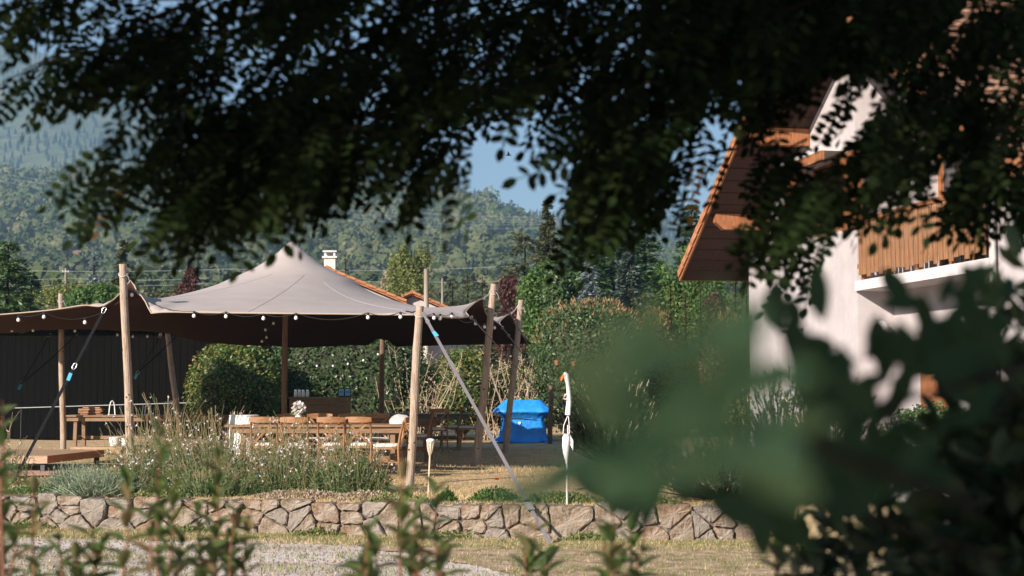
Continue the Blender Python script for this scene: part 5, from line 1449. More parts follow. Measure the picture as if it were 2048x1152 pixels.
b = base(1420, 44); tree('maple_tree', 'green leafy tree filling the gap below the chalet eave board', b, hgt(520, 44, b), (1.1, .9, 1.6), 7500, .11, M['maple'], 15, group=GR, seed=22)
b = base(1440, 38); tree('purple_plum_tree', 'small dark purple shrub tree among the thujas', b, hgt(555, 38, b), (.45, .4, .9), 1800, .08, M['purple'], 7, group=GR, seed=23)
for i, (px, py, r) in enumerate(((1268, 595, .26), (1290, 588, .28), (1312, 590, .27), (1342, 572, .34), (1372, 578, .30), (1402, 572, .34), (1432, 590, .34), (1472, 560, .42), (1494, 570, .40))):
    d = 41 - .25 * i; b = base(px, d)
    conifer('thuja', ('first', 'second', 'third', 'fourth', 'fifth', 'sixth', 'seventh', 'eighth', 'ninth')[8 - i] + ' golden green thuja cone of the row counted from the chalet corner', b, hgt(py, d, b), r * 1.15, M['thuja'], 170, 7, .13, 'thuja row beside the chalet', -.5, .02, .55, rag=.12)
# pines by the wall and chalet
needle_shrub('mountain_pine', 'bushy mountain pine with brown candles beside the goose windsock', Vector((at(1222, 800, 24.5).x, 24.5, GZ)), .80, 1.5, 900, M['mugo'], ln=.075)
needle_shrub('mountain_pine', 'mountain pine growing against the white chalet wall', at(1560, 900, 23.0) * 1 - Vector((0, 0, at(1560, 900, 23.0).z - GZ)), .75, 1.45, 300, M['mugo'])
needle_shrub('mountain_pine', 'spreading mountain pine at the right end of the stone wall', Vector((2.55, 17.3, GZ)), .95, .62, 380, M['mugo'], candle=False)
needle_shrub('mountain_pine', 'dark low mountain pine on the bank between wall and patio', Vector((3.7, 17.6, GZ - .1)), .9, .75, 320, M['mugo'], candle=False)
needle_shrub('mountain_pine', 'tall mountain pine by the chalet patio edge', Vector((4.55, 20.2, GZ)), .8, 1.3, 330, M['mugo'])
bush('box_shrub', 'dark clipped shrub on the patio edge below the balcony', 'bush', (5.6, 19.0, GZ), (.75, .7, .55), 4500, .06, M['roundbush'])
bush('box_shrub', 'dark leafy shrub at the foot of the near chalet wall', 'bush', (6.2, 16.6, GZ - .05), (.9, .8, .7), 5000, .07, M['roundbush'])

# ------------------------------------------------------------------ flowering border
def gaura(label, c, w, dpt, stems, h, flowers=True, lean=0.0):
    root = thing('gaura_plant', label, 'plant', tuple(c)); Vt, Ft = [], []; fl = []; lv = []
    k = 0
    for i in range(stems):
        x = rnd.gauss(0, .5) * w; y = rnd.gauss(0, .5) * dpt; hh = h * (rnd.uniform(.30, .78) if rnd.random() < .72 else rnd.uniform(.75, 1.18)) * (1 - .25 * abs(x) / (w + .01))
        dx = x * .35 + rnd.uniform(-.22, .22) * hh + lean * hh; dy = rnd.uniform(-.2, .2) * hh
        p = [np.array([x, y, 0.]), np.array([x + dx * .35, y + dy * .3, hh * .5]), np.array([x + dx * .8, y + dy * .7, hh * .85]), np.array([x + dx * 1.25, y + dy, hh])]
        r = rnd.uniform(.0022, .0038)
        for a, b in zip(p, p[1:]):
            s = np.array([r, 0, 0]); s2 = np.array([0, r, 0])
            Vt += [a - s, a + s, b + s, b - s]; Ft.append((k, k + 1, k + 2, k + 3)); k += 4
            Vt += [a - s2, a + s2, b + s2, b - s2]; Ft.append((k, k + 1, k + 2, k + 3)); k += 4
        for _ in range(rnd.randint(14, 22)):
            f = rnd.random() ** 1.4 * .72; q = p[0] + (p[1] - p[0]) * min(1, f * 2) + (p[2] - p[1]) * max(0, f * 2 - 1); lv.append(q)
        if flowers:
            for _ in range(rnd.choice((0, 0, 0, 1, 1, 2))):
                f = rnd.uniform(.2, 1.0); q = p[1] + (p[2] - p[1]) * min(1, f * 1.5) + (p[3] - p[2]) * max(0, f * 1.5 - .7); fl.append(q + rng.normal(size=3) * .015)
    o = obj('stems', arr_mesh('stems', np.array(Vt), np.array(Ft)), M['gstem'], root); o["kind"] = 'stuff'
    lv = np.array(lv); lv = np.concatenate([lv, lv + rng.normal(size=lv.shape) * .04]); n = len(lv)
    D = dirs(n) + np.array([0, 0, .5])
    o = obj('leaves', leaf_mesh('leaves', lv, D, dirs(n), rng.uniform(.035, .075, n), .011), M['gaura'], root); o["kind"] = 'stuff'
    if flowers:
        fl = np.array(fl); n = len(fl); C = np.repeat(fl, 4, 0)
        o = obj('flowers', leaf_mesh('flowers', C, dirs(4 * n), dirs(4 * n), rng.uniform(.016, .032, 4 * n), .017), M['petal'], root); o["kind"] = 'stuff'
    return root
def bz(px, d): p = at(px, 900, d); return Vector((p.x, d, GZ - .01))
gaura('tall wild gaura clump of pale flowers right beside the ear pole', bz(330, 19.2), .55, .45, 380, 1.12)
gaura('wide gaura clump of white flowers in front of the white drum', bz(440, 18.8), .60, .40, 400, 1.0)
gaura('upright grassy gaura clump in front of the dining chairs', bz(580, 18.6), .52, .35, 400, .92)
gaura('smaller gaura clump with white flowers before the side on chair', bz(700, 18.4), .42, .32, 320, .80)
gaura('dense dark green gaura at the wall top below the tall clump', bz(420, 18.05), .55, .22, 260, .42, False)
gaura('sparse tall gaura stems at the far left by the black strap', bz(5, 20.0), .35, .3, 60, .95)
gaura('trailing gaura sprays beside the lavender', bz(270, 18.6), .35, .3, 110, .55)
gaura('green flower stems at the foot of the front pole', bz(745, 18.9), .20, .2, 60, .5)

def lavender(label, c, r, h, n):
    root = thing('lavender', label, 'plant', tuple(c)); d = dirs(n); d[:, 2] = np.abs(d[:, 2]) * .9 + .25; d = nrm(d)
    C = np.stack([rng.normal(0, .35, n) * r, rng.normal(0, .35, n) * r, np.zeros(n)], 1)
    D = d + C * 1.2; L = h * rng.uniform(.55, 1.1, n)
    V, F = leaf_arrays(C, D, dirs(n), L, .010)
    o = obj('spikes', arr_mesh('spikes', V, F), M['lavender'], root); o["kind"] = 'stuff'
    C2 = C + nrm(D) * (L * rng.uniform(.35, .95, n))[:, None]; m_ = np.repeat(C2, 3, 0)
    o = obj('leaves', leaf_mesh('leaves', m_, dirs(3 * n) + np.array([0, 0, .7]), dirs(3 * n), .05, .008), M['lavender'], root); o["kind"] = 'stuff'
lavender('round grey green lavender cushion spilling over the wall top', bz(190, 18.0), .36, .36, 1100)
lavender('larger grey green lavender cushion behind, next to the low deck', bz(165, 19.0), .46, .40, 1300)
lavender('lavender tuft tucked under the gaura', bz(232, 18.5), .25, .30, 600)
def low_cushion(name, label, c, rx, ry, h, n, m, sz):
    root = thing(name, label, 'plant', tuple(c)); a = rng.uniform(0, 6.28, n); rr = np.sqrt(rng.uniform(0, 1, n))
    C = np.stack([np.cos(a) * rr * rx, np.sin(a) * rr * ry, h * (1 - rr ** 2) * rng.uniform(.2, 1, n)], 1)
    o = obj('foliage', leaf_mesh('foliage', C, dirs(n) + np.array([0, 0, .8]), dirs(n), sz * rng.uniform(.6, 1.3, n), sz * .5), m, root); o["kind"] = 'stuff'
low_cushion('dry_sedum', 'mat of pinkish dry flower heads on the wall top under the grassy gaura', bz(600, 17.75), .62, .22, .09, 2600, M['sedum'], .035)
low_cushion('dry_sedum', 'second mat of dry flower heads beside the front pole foot', bz(735, 17.55), .42, .22, .09, 1800, M['sedum'], .035)
low_cushion('herb_tuft', 'low green herbs on the wall top at the left', bz(70, 18.4), .40, .16, .10, 1200, M['gaura'], .04)
low_cushion('herb_tuft', 'small dark green tuft at the wall edge right of the torch', bz(893, 17.1), .12, .10, .16, 420, M['maple'], .05)
low_cushion('herb_tuft', 'green leafy herbs around the red flower', bz(990, 17.2), .30, .16, .16, 900, M['maple'], .05)
low_cushion('herb_tuft', 'grassy herbs on the wall edge under the goose windsock', bz(1120, 16.95), .55, .16, .12, 1500, M['green blade'], .05)
f = thing('red_flower', 'single red zinnia flower on the lawn edge before the strap', 'flower', tuple(bz(994, 17.35)))
hz_ = at(994, 957, 17.35).z - GZ
MB().tube([(0, 0, 0), (.01, 0, hz_ * .5), (0, 0, hz_)], .004, 5).build('stem', M['gstem'], f)
a = rng.uniform(0, 6.28, 60); D = np.stack([np.cos(a), np.sin(a), rng.uniform(.0, .6, 60)], 1)
obj('petals', leaf_mesh('petals', np.tile([0, 0, hz_], (60, 1)) + rng.normal(size=(60, 3)) * .004, D, np.tile([0, 0, 1.], (60, 1)) + .2 * dirs(60), rng.uniform(.03, .05, 60), .018), M['redpetal'], f)["kind"] = 'stuff'

# ------------------------------------------------------------------ grass blades
def grass(name, label, X, Y, Z, h, wd, m):
    n = len(X); C = np.stack([X, Y, Z], 1); D = np.stack([rng.normal(0, .45, n), rng.normal(0, .45, n), np.ones(n)], 1)
    o = obj(name, leaf_mesh(name, C, D, dirs(n), h * rng.uniform(.5, 1.3, n), wd, ngon=3), m); tag(o, label, 'grass', kind='stuff')
n = 60000
Y = rng.uniform(0, 1, n) ** 1.5 * 15 + 16.6; X = rng.uniform(-.42, .17, n) * Y
wy = np.interp(X, [p[0] for p in WALL], [p[1] for p in WALL]); k = (Y > wy + .12)
grass('lawn_grass', 'short sun dried lawn grass in the garden', X[k], Y[k], np.full(k.sum(), GZ - .02), .045, .010, M['straw'])
n = 150000
Y = rng.uniform(12.5, 18.6, n); X = rng.uniform(-.42, .30, n) * Y
wy = np.interp(X, [p[0] for p in WALL], [p[1] for p in WALL])
f_ = lump(np.stack([X * .6, Y * 1.4, 0 * X], 1), 1.6, 3.) + .5 * lump(np.stack([X, Y * 2, 0 * X], 1), 4., 1.)
k = (Y < wy - .02) & ((f_ > .12) | (wy - Y < .55) | (X > 0) & (f_ > -.25)) & (rng.random(n) < np.where(wy - Y < 1.0, .55, .18))
grass('verge_grass', 'patchy turf between the stone wall and the gravel', X[k], Y[k], np.zeros(k.sum()) + .01, .045, .010, M['green blade'])
n = 90000
Y = rng.uniform(11.5, 18.6, n); X = rng.uniform(-.42, .30, n) * Y
wy = np.interp(X, [p[0] for p in WALL], [p[1] for p in WALL]); k = (Y < wy - .02) & (rng.random(n) < np.where(wy - Y < 1.0, .9, .10))
grass('dry_verge_grass', 'dry straw coloured turf at the foot of the stone wall', X[k], Y[k], np.zeros(k.sum()) + .01, .04, .010, M['straw'])
# loose gravel
n = 9000
Y = rng.uniform(11.5, 16.5, n); X = rng.uniform(-.42, .3, n) * Y; V0, F0 = ico(1); s = rng.uniform(.004, .013, n)
V = (V0[None] * s[:, None, None] * rng.uniform(.7, 1.3, (n, 1, 3))) + np.stack([X, Y, np.full(n, .006)], 1)[:, None, :]
o = obj('gravel_stones', arr_mesh('gravel_stones', V.reshape(-1, 3), (F0[None] + (np.arange(n) * len(V0))[:, None, None]).reshape(-1, 3)), M['stone2']); tag(o, 'loose small gravel scattered on the drive', 'gravel', kind='stuff')

# weeds along the foot and crest of the wall
for i, (px, d_, z_, lab) in enumerate(((60, 17.6, 0, 'green weeds at the wall foot below the lavender'), (390, 17.35, 0, 'straggling weeds at the wall foot below the gaura'), (640, 16.85, 0, 'dry weeds at the wall foot below the dry flower mat'), (900, 16.45, 0, 'grassy weeds at the wall foot below the torch'), (1180, 16.15, 0, 'weeds at the wall foot right of the ratchet strap'),
                                       (330, 17.75, 1, 'trailing weeds over the wall crest under the tall gaura'), (800, 16.95, 1, 'small weeds on the wall crest between sedum and torch'), (1300, 16.5, 1, 'grass tuft on the wall crest before the low pine'))):
    p = at(px, 900, d_); zz = GZ if z_ else .0; yy = wall_y(p.x) + (.12 if z_ else -.12)
    low_cushion('weed_tuft', lab, (p.x, yy, zz), .38, .09, .11, 420, M['green blade'], .05)
def scatter(n, cx, cy, rx, ry, d0, d1, tilt=-150):
    out = []
    for _ in range(n):
        while True:
            x, y = rnd.uniform(-1, 1), rnd.uniform(-1, 1)
            if x * x + y * y < 1: break
        out.append((cx + x * rx, cy + y * ry, rnd.uniform(d0, d1), tilt + rnd.uniform(-75, 75)))
    return out
L2 = scatter(26, 1720, 900, 150, 100, 1.3, 1.9, -120) + scatter(4, 1600, 640, 70, 50, 1.7, 2.1, -130) + scatter(10, 1870, 780, 90, 130, 1.4, 1.9, -100) + scatter(2, 1800, 590, 40, 30, 1.8, 2.3, -120)
L3 = scatter(6, 1290, 1000, 90, 40, 1.6, 1.9, -100) + scatter(16, 1640, 1010, 170, 80, 1.5, 2.0, -90)
L2 += scatter(16, 1620, 780, 80, 70, 1.5, 1.9, -110) + scatter(16, 1930, 660, 90, 110, 1.8, 2.4, -100) + scatter(8, 1780, 720, 80, 40, 1.6, 2.0, -110)
SHADED = L2 + L3
# ------------------------------------------------------------------ the near robinia whose leafy boughs hang across the top
def leaf_outline(L, W, fold=.12, droop=.1, n=5):
    """one leaf lying along +y, as a small folded mesh"""
    V, F = [], []
    for i in range(n + 1):
        f = i / n; w_ = W / 2 * (math.sin(math.pi * min(1, f * .93 + .05)) ** .8) if 0 < i < n else .0008
        z = -droop * L * f * f
        V += [(-w_, f * L, z + fold * w_ * 2), (0, f * L, z), (w_, f * L, z + fold * w_ * 2)]
    for i in range(n):
        a = i * 3
        F += [(a, a + 1, a + 4, a + 3), (a + 1, a + 2, a + 5, a + 4)]
    return V, F

def compound_arrays(seed):
    r_ = random.Random(seed); C, D, N = [], [], []
    L = .22; npairs = 7
    pts = []
    for i in range(npairs + 1):
        f = (i + 1) / (npairs + 1); p = np.array([.02 * math.sin(f * 3 + seed), L * f, -.05 * f * f])
        if i == npairs:
            C.append(p); D.append([0, 1, -.3]); N.append([r_.uniform(-.3, .3), .2, 1])
        else:
            for s in (-1, 1):
                C.append(p); D.append([s * 1.0, .35 + r_.uniform(-.2, .2), -.25 + r_.uniform(-.25, .2)]); N.append([r_.uniform(-.5, .5), r_.uniform(-.3, .3), 1])
    C, D, N = map(lambda x: np.array(x, float), (C, D, N))
    n = len(C); Ls = rng.uniform(.034, .046, n); V, F = leaf_arrays(C, D, N, Ls, Ls * .52, cup=.08, ngon=6)
    # rachis
    a = np.array([[-.0015, 0, 0], [.0015, 0, 0], [.02 * math.sin(1.5 + seed) + .0012, L * .5, -.0125], [.02 * math.sin(1.5 + seed) - .0012, L * .5, -.0125],
                  [.02 * math.sin(3 + seed) + .001, L, -.05], [.02 * math.sin(3 + seed) - .001, L, -.05]])
    k = len(V); V = np.concatenate([V, a]); F = np.concatenate([F, np.array([[k, k + 1, k + 2, k + 3], [k + 3, k + 2, k + 4, k + 5]])])
    return V, F
CL = [compound_arrays(s) for s in range(6)]
def simple(V, F):                 # plainer leaflets for the added shading leaves
    n = 15; V = V[:n * 6].reshape(n, 6, 3)
    W = np.stack([V[:, 0], (V[:, 1] + V[:, 2]) / 2, V[:, 3], (V[:, 4] + V[:, 5]) / 2], 1).reshape(-1, 3)
    return W, np.arange(n * 4).reshape(n, 4)
CLS = [simple(*c) for c in CL]

def frame(D, N):
    D = nrm(D); S = nrm(np.cross(D, N)); Nn = np.cross(S, D)
    return np.stack([S, D, Nn], -1)        # columns: local x, y, z

def build_robinia():
    tb = Vector((2.75, 5.5, 0))
    root = thing('robinia_tree', 'dark robinia whose leafy boughs hang across the top of the view', 'tree', tuple(tb))
    off = np.array(tb)
    mb = MB()
    mb.tube([(0, 0, -.1), (.0, 0, .4), (-.02, .02, 1.2), (.02, .03, 2.0), (-.02, 0, 2.9), (-.15, 0, 3.9)], [.26, .20, .175, .165, .15, .11], 16)
    # outline of the hanging foliage: lower edge for each column
    lx = [-60, 0, 60, 120, 170, 230, 300, 350, 400, 460, 520, 580, 640, 690, 740, 800, 860, 905, 940, 975, 1010, 1050, 1100, 1140, 1180, 1230, 1290, 1335, 1360, 1400, 1450, 1500, 1560, 1640, 1700, 1760, 1830, 1900, 1980, 2100]
    ly = [330, 330, 300, 260, 400, 420, 395, 470, 490, 495, 495, 470, 470, 410, 390, 430, 385, 400, 355, 325, 345, 330, 340, 400, 490, 525, 520, 440, 330, 335, 330, 350, 395, 440, 420, 400, 470, 500, 520, 560]
    C, D, N = [], [], []
    def put(p, dirv, nv): C.append(p); D.append(dirv); N.append(nv)
    # boughs: a spine from the trunk or from the crown overhead, with twigs carrying leaves
    n = 0
    tries = 0
    twigs = []
    while n < 168 and tries < 9000:
        tries += 1
        px = rnd.uniform(-60, 2110); top = -60; low = np.interp(px, lx, ly)
        low = low - 125; py = top + (low - top) * rnd.random() ** .95
        # thinner at the left where the hillside shows through
        dens = np.interp(px, [-60, 0, 150, 300, 420, 2100], [.45, .5, .55, .8, 1, 1])
        if px < 330 and py > 140: dens *= .62
        # open holes
        if ((px - 1080) / 150) ** 2 + ((py - 330) / 110) ** 2 < 1: continue
        if ((px - 1395) / 90) ** 2 + ((py - 310) / 110) ** 2 < 1: continue
        if ((px - 1690) / 110) ** 2 + ((py - 230) / 90) ** 2 < 1 and rnd.random() < .85: continue
        if ((px - 1990) / 80) ** 2 + ((py - 110) / 70) ** 2 < 1 and rnd.random() < .7: continue
        if ((px - 440) / 80) ** 2 + ((py - 175) / 28) ** 2 < 1 and rnd.random() < .7: continue
        if ((px - 960) / 60) ** 2 + ((py - 210) / 26) ** 2 < 1 and rnd.random() < .7: continue
        if px > 1390 and py > 55: continue
        if rnd.random() > dens: continue
        d = rnd.uniform(4.4, 6.2)
        twigs.append((at(px, py, d), py > low - 70, low - py, d)); n += 1
    for (cx, cy, sx, sy, k) in ((1480, 50, 70, 50, 10), (1600, 40, 90, 40, 10), (1740, 40, 80, 40, 10), (1850, 0, 120, 40, 10), (1680, 30, 150, 30, 8), (1970, 80, 50, 40, 6), (1500, 170, 45, 40, 4), (1440, 130, 40, 50, 3), (1590, 110, 50, 25, 4), (1690, 80, 60, 30, 4),
                                (1545, 335, 30, 22, 4), (1625, 365, 35, 22, 5), (1690, 380, 25, 18, 3), (1570, 450, 40, 20, 3), (1600, 520, 40, 15, 1), (1790, 330, 30, 30, 6), (1760, 240, 40, 35, 7), (1810, 160, 30, 30, 4), (1890, 220, 50, 35, 9), (1975, 250, 50, 50, 10), (2025, 390, 30, 50, 6), (1930, 370, 35, 25, 4), (2030, 190, 30, 50, 3),
                                (1860, 100, 40, 30, 3),
                                (1230, 260, 60, 80, 16), (1225, 360, 50, 45, 13), (1290, 320, 40, 60, 7), (420, 320, 70, 50, 11), (560, 300, 60, 50, 10), (390, 385, 40, 25, 6), (500, 375, 35, 25, 6), (630, 320, 30, 20, 4), (1590, 410, 50, 25, 3), (300, 300, 40, 40, 4), (200, 330, 40, 30, 3), (640, 350, 40, 25, 3), (820, 320, 50, 30, 6)):
        for _ in range(k): twigs.append((at(rnd.gauss(cx, sx * .7), rnd.gauss(cy, sy * .7), rnd.uniform(4.4, 5.8)), 'small', 100, 4.4))
    for tip, edge, gap, d in twigs:
        # twig comes from upper right (towards the trunk)
        dv = Vector((-rnd.uniform(.55, 1.0), rnd.uniform(-.4, .3), -rnd.uniform(.15, .6))).normalized()
        L = rnd.uniform(.20, .42) if edge != 'small' else rnd.uniform(.08, .18)
        if gap / FPX * d < L * .5: pass
        st = tip - dv * L
        mb.tube([st - off_v(tb), st.lerp(tip, .5) + Vector((0, 0, .02)) - off_v(tb), tip - off_v(tb)], [.006, .0045, .002], 4)
        for k in range(7 if edge != 'small' else 4):
            f = (k + .5) / (7 if edge != 'small' else 4); p = st.lerp(tip, f)
            s = 1 if k % 2 else -1
            side = dv.cross(Vector((0, 0, 1))).normalized()
            ld = dv * rnd.uniform(.35, .8) + side * s * rnd.uniform(.3, .9) + Vector((0, 0, -rnd.uniform(.15, .85)))
            # keep the leaf tip above the hanging outline
            reach = ld.normalized() * .24
            put(np.array(p), np.array(ld), np.array([rnd.uniform(-.7, .7), rnd.uniform(-.9, .3), rnd.uniform(.3, 1)]))
    nv = len(C)
    # unseen crown leaves added towards the sun to shade near boughs, branches and shrubs
    back = -LDIR
    def shade(points, n, t0, t1, jit):
        for i in range(n):
            q = points[rnd.randrange(len(points))]
            p = Vector(q) + back * rnd.uniform(t0, t1) + Vector((rnd.gauss(0, jit), rnd.gauss(0, jit), rnd.gauss(0, jit)))
            if p.y > .15:
                fx, fy = p.x / p.y * FPX + 1024, 772 - (p.z - CAMZ) / p.y * FPX
                if fy > -120 - 950 / p.y and p.y > .1 and (-120 - 950 / p.y < fx < 2170 + 950 / p.y): continue
            if (p - Vector((0, 0, CAMZ))).length < .7: continue
            put(np.array(p), np.array(dirs(1)[0]) + np.array([0, 0, -.4]), np.array([rnd.uniform(-.8, .8), rnd.uniform(-.8, .8), 1]))
    shade([tuple(c) for c in C[:nv] if c[0] / c[1] * FPX > -880], 6500, .7, 2.8, .22)
    shade([at(*q[:3]) for q in SHADED], 2200, 2.2, 3.6, .18)
    shade([Vector((.62 + x / 10, y, z / 10)) for z in range(2, 18, 2) for x in range(10) for y in (3.0, 3.6, 4.2)], 3600, 4.6, 7.2, .22)
    # boughs from the trunk through the crown
    for px, py, d in ((120, 120, 6.0), (420, 250, 5.9), (620, 80, 5.8), (850, 210, 5.9), (1020, 20, 5.6), (1230, 330, 5.9), (1500, 80, 5.7), (1700, 120, 5.7), (300, -20, 6.0), (1400, -40, 5.5), (1930, 200, 5.6)):
        e = at(px, py, d); s = tb + Vector((-.02, 0, rnd.uniform(3.1, 3.8))); md = s.lerp(e, .5) + Vector((0, .1, .30))
        mb.tube([s - tb, s.lerp(md, .6) - tb + Vector((0, 0, .06)), md - tb, md.lerp(e, .6) - tb + Vector((0, 0, -.02)), e - tb], [.038, .027, .018, .010, .004], 7)
    for p in ((-3.2, 1.8, 4.2), (-1.0, 2.2, 4.6), (-3.8, 2.6, 4.3), (.6, 1.9, 4.4)):
        e = Vector(p); s = tb + Vector((-.02, 0, 3.0)); mb.tube([s - tb, s.lerp(e, .5) - tb + Vector((0, 0, .3)), e - tb], [.07, .045, .012], 7)
    mb.build('trunk', M['bark'], root, smooth=True)
    C, D, N = map(lambda x: np.array(x, float), (C, D, N))
    Fm = frame(D, N)
    sc_ = rng.uniform(.95, 1.35, len(C))
    # the leaves that show largest are parts of their own
    pxs = C[:nv, 0] / C[:nv, 1] * FPX + 1024; pys = 772 - (C[:nv, 2] - CAMZ) / C[:nv, 1] * FPX
    vis = np.where((pxs > 0) & (pxs < 2048) & (pys > 0))[0]
    low = np.interp(pxs, lx, ly)
    order = vis[np.argsort((low - pys)[vis])][:290]
    single = set(order.tolist())
    meshes = []
    for V, F in CL:
        meshes.append(arr_mesh('leaf', V, F))
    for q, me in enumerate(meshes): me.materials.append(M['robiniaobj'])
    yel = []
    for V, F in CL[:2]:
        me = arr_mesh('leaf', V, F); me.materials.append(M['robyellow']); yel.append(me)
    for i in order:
        yellowed = pxs[i] < 330 and rnd.random() < .07 or rnd.random() < .004  # a few leaves take the yellow turning colour
        o = obj('leaf', rnd.choice(yel) if yellowed else meshes[i % 6], None, root)
        Mx = Matrix([list(r) for r in Fm[i]]).to_4x4(); Mx.translation = Vector(C[i] - off)
        o.matrix_local = Mx @ Matrix.Scale(sc_[i], 4)
    Vs, Fs = [], []; k = 0
    for i in range(len(C)):
        if i in single: continue
        V, F = CL[i % 6] if i < nv else CLS[i % 6]
        Vs.append(V @ Fm[i].T * sc_[i] + C[i] - off); Fs.append(F + k); k += len(V)
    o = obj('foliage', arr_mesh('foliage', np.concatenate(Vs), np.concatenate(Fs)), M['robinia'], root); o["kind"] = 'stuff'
def off_v(t): return t
build_robinia()

# ------------------------------------------------------------------ young photinia shoots along the bottom
LM = []
for (L, W) in ((.098, .040), (.110, .044), (.086, .040), (.102, .046)):
    V, F = leaf_outline(L, W, .35, .18); me = bpy.data.meshes.new('leaf'); me.from_pydata(V, [], F); me.materials.append(M['photinia'])
    me.polygons.foreach_set("use_smooth", [True] * len(F)); LM.append(me)
def photinia(label, shoots, d):
    xs = [s[0] for s in shoots]; cx = at(sum(xs) / len(xs), 900, d).x
    root = thing('photinia_shrub', label, 'shrub', (cx, d, 0), group='young shrubs along the near edge')
    mb = MB()
    for (px, py, h, lean) in shoots:
        tip = at(px, py, d + rnd.uniform(-.25, .25)) - Vector((cx, d, 0))
        bs = Vector((tip.x * .5 + rnd.uniform(-.05, .05) - lean * .5, tip.y * .4, 0)); low = tip - Vector((lean, 0, h))
        pts = [bs, bs.lerp(low, .5) + Vector((rnd.uniform(-.02, .02), 0, 0)), low, low.lerp(tip, .5) + Vector((rnd.uniform(-.012, .012), 0, 0)), tip]
        mb.tube(pts, [.009, .007, .0055, .004, .002], 6)
        nl = max(5, int(h / .044)); a = rnd.uniform(0, 6)
        for k in range(nl):
            f = k / nl; p = low.lerp(tip, f) if f < 1 else tip
            for s in range(2):
                a += 2.4 + rnd.uniform(-.3, .3)
                el = R(rnd.uniform(-5, 48)) + f * .5
                dv = Vector((math.cos(a) * math.cos(el), math.sin(a) * math.cos(el), math.sin(el)))
                nn = Vector((-math.cos(a) * math.sin(el), -math.sin(a) * math.sin(el), math.cos(el)))
                S = dv.cross(nn)
                Mx = Matrix((S, dv, nn)).transposed().to_4x4(); Mx.translation = p
                o = obj('leaf', rnd.choice(LM), None, root); o.matrix_local = Mx @ Matrix.Scale(rnd.uniform(.75, 1.15) * (1 - .35 * f ** 3), 4)
    mb.build('stems', M['redstem'], root, smooth=True)
photinia('dark leafy young shrub at the far left edge of the gravel', [(15, 930, .42, .02), (68, 960, .38, -.01), (40, 1030, .30, .05), (115, 1055, .24, -.03), (-20, 1010, .3, 0), (5, 800, .30, 0)], 4.7)
photinia('slender young shrub with bronze tips before the lavender', [(182, 1045, .25, -.02), (258, 950, .40, .02), (205, 1090, .18, .03), (150, 1100, .18, -.02)], 4.9)
photinia('tallest young shrub with upright olive leaves before the gaura', [(322, 845, .56, .0), (350, 960, .40, .03), (395, 1000, .36, -.02), (300, 1010, .3, .0), (370, 1060, .25, .04)], 4.6)
photinia('bushy young shrub with red stems left of the bare gravel', [(437, 890, .50, .01), (478, 1000, .34, .03), (455, 1050, .28, -.02), (500, 1040, .28, .02), (420, 1080, .2, -.03)], 4.8)
photinia('young shrub of few upright shoots before the middle of the stone wall', [(735, 1040, .28, .0), (755, 1085, .22, .03), (720, 1110, .14, -.03)], 4.5)
photinia('young shrub with red stems and pale leaves below the front pole', [(805, 930, .44, .0), (832, 1000, .34, .01), (868, 960, .38, -.02), (850, 1050, .26, .03), (815, 1070, .2, -.03), (890, 1080, .2, .02)], 4.6)
photinia('short young shrub in front of the ratchet strap', [(1055, 1075, .16, .0), (1075, 1035, .26, .03), (1100, 1100, .14, .02)], 5.2)
photinia('dark young shrub below the end of the stone wall', [(1225, 1000, .32, .01), (1260, 1035, .30, -.02), (1205, 1060, .24, -.03), (1290, 1075, .24, .04), (1240, 1090, .2, 0)], 4.7)
photinia('shaded dark shrub before the low pines', [(1555, 985, .36, .0), (1600, 1020, .34, .02), (1640, 985, .36, -.02), (1690, 1040, .3, .0), (1580, 1075, .24, -.03), (1740, 1010, .3, .03)], 4.3)
photinia('shaded shrub at the foot of the dark trunk', [(1800, 960, .38, .0), (1850, 900, .44, .02), (1880, 990, .34, -.02), (1830, 1050, .3, .0), (1935, 940, .4, 0)], 4.0)

# ------------------------------------------------------------------ very near out of focus branch
NM = []
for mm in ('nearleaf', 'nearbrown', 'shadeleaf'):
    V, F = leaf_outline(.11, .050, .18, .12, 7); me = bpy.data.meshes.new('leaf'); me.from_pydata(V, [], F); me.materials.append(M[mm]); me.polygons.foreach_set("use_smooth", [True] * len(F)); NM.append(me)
def near_branch(label, spine, leaves, dsp, brown=(), scale=(.8, 1.25), dark=False):
    b = at(*spine[0]); root = thing('near_branch', label, 'branch', tuple(b))
    P = [at(*s) - b for s in spine]; MB().tube(P, [.006 - .0045 * i / (len(P) - 1) for i in range(len(P))], 6).build('twig', M['bark'], root, smooth=True)
    for i, (px, py, d, ang) in enumerate(leaves):
        p = at(px, py, d) - b; a = R(ang)
        dv = Vector((math.cos(a), rnd.uniform(-.35, .35), math.sin(a))).normalized()
        nn = Vector((-.55 + rnd.uniform(-.3, .3), -.75 + rnd.uniform(-.25, .25), .45 + rnd.uniform(-.3, .3)))
        S = dv.cross(nn).normalized(); nn = S.cross(dv)
        Mx = Matrix((S, dv, nn)).transposed().to_4x4(); Mx.translation = p - dv * .05
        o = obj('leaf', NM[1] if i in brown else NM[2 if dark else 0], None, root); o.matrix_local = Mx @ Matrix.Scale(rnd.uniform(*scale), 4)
L1 = [(930, 1035, .8, 205), (975, 1000, .75, 190), (1080, 1000, .8, 215), (1140, 990, .75, 200), (950, 1025, .85, 200), (1000, 1005, .85, 195), (1050, 985, .85, 205), (1100, 965, .88, 200), (1150, 950, .86, 190), (1200, 935, .85, 200), (1250, 950, .9, 215)]
L1 += scatter(24, 1310, 860, 175, 125, .60, .92, 215) + scatter(8, 1380, 710, 80, 50, .65, .90, 60) + scatter(3, 1480, 800, 60, 110, .75, 1.0, 200)
for px_, py_ in ((1180, 1000), (1300, 960), (1430, 930), (1500, 880)): L1.append((px_, py_, .8, 195))
L1 += [(1255, 835, 1.25, 170)]
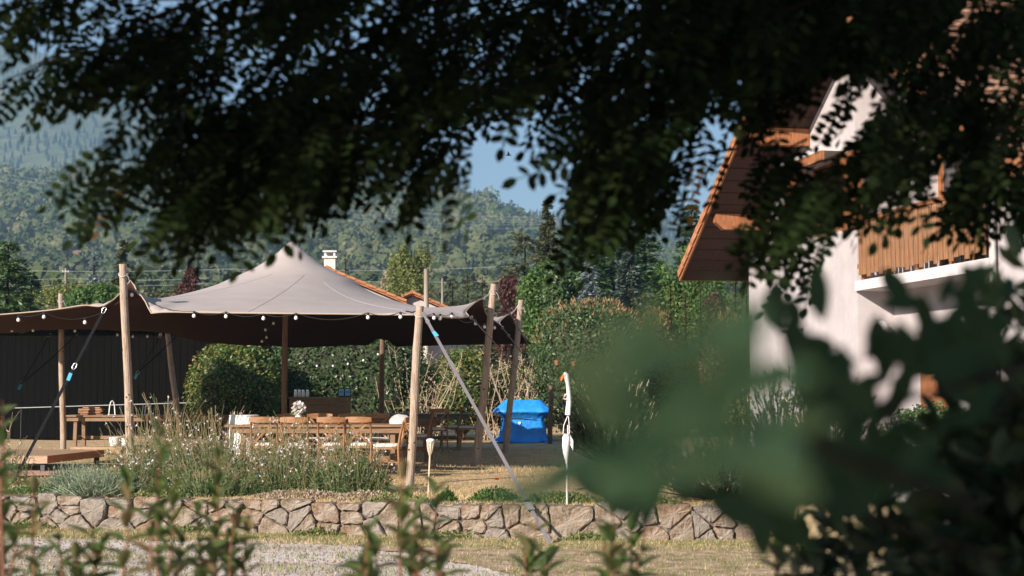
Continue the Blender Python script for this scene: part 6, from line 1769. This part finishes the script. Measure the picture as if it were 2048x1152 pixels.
near_branch('pale green out of focus leafy branch reaching in front of the chalet pines', [(1950, 1010, 1.2), (1650, 900, 1.0), (1450, 850, .9), (1250, 930, .88), (980, 1005, .85)], L1, .1, brown=(len(L1) - 1,), scale=(.24, .44))
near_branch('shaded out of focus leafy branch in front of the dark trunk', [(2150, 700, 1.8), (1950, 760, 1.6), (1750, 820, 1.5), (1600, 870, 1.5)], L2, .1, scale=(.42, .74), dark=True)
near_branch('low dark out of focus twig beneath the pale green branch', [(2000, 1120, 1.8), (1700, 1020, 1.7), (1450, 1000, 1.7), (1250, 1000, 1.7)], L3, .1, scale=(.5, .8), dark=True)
# a small bird in the open sky
b = at(1017, 311, 60)
bd = thing('bird', 'tiny bird flying in the gap of open sky between the leaves', 'bird', tuple(b))
MB().tube([(-.12, 0, .0), (-.05, 0, .02), (.05, 0, .02), (.13, 0, 0)], [.006, .035, .03, .008], 8).build('body', M['bark'], bd, smooth=True)
for s in (-1, 1): MB().add([(-.03, 0, .03), (.05, 0, .03), (.03, s * .12, .10), (-.04, s * .22, .16), (-.03, 0, .02), (.05, 0, .02), (.03, s * .12, .09), (-.04, s * .22, .15)], [(0, 1, 2, 3), (7, 6, 5, 4), (0, 4, 5, 1), (1, 5, 6, 2), (2, 6, 7, 3), (3, 7, 4, 0)]).build('wing', M['bark'], bd)

# dense dark laurel in the shade at the lower right
def laurel(label, c, rad, n, size):
    root = thing('laurel_shrub', label, 'shrub', (c[0], c[1], 0))
    d = dirs(n); P = d * rng.uniform(.55, 1.05, (n, 1)) * (1 + .14 * lump(d, 4., c[0]))[:, None] * np.array(rad) + np.array([0, 0, c[2]])
    P = P[P[:, 2] > .03]; d = dirs(len(P))
    D = nrm(np.column_stack([P[:, 0] / rad[0], P[:, 1] / rad[1], (P[:, 2] - c[2]) / rad[2]]) * .8 + d * .8); N = dirs(len(P)) + np.array([-.2, -.4, .5])
    sz = size * rng.uniform(.7, 1.25, len(P))
    o = obj('foliage', leaf_mesh('foliage', P, D, N, sz, sz * .42, ngon=6), M['laurel'], root); o["kind"] = 'stuff'
    mb = MB()
    for i in range(9):
        a = rnd.uniform(0, 6.28); mb.tube([(math.cos(a) * .05, math.sin(a) * .05, -.03), (math.cos(a) * rad[0] * .4, math.sin(a) * rad[1] * .4, c[2] * .8), (math.cos(a) * rad[0] * .8, math.sin(a) * rad[1] * .8, c[2] + rad[2] * .5)], [.016, .011, .004], 6)
    mb.build('stems', M['bark'], root)
laurel('tall black green laurel in deep shade at the lower right', (1.15, 3.2, .95), (.24, .36, 1.02), 4600, .085)
laurel('low black green laurel under the shaded branch', (.92, 3.7, .74), (.26, .36, .82), 1700, .08)
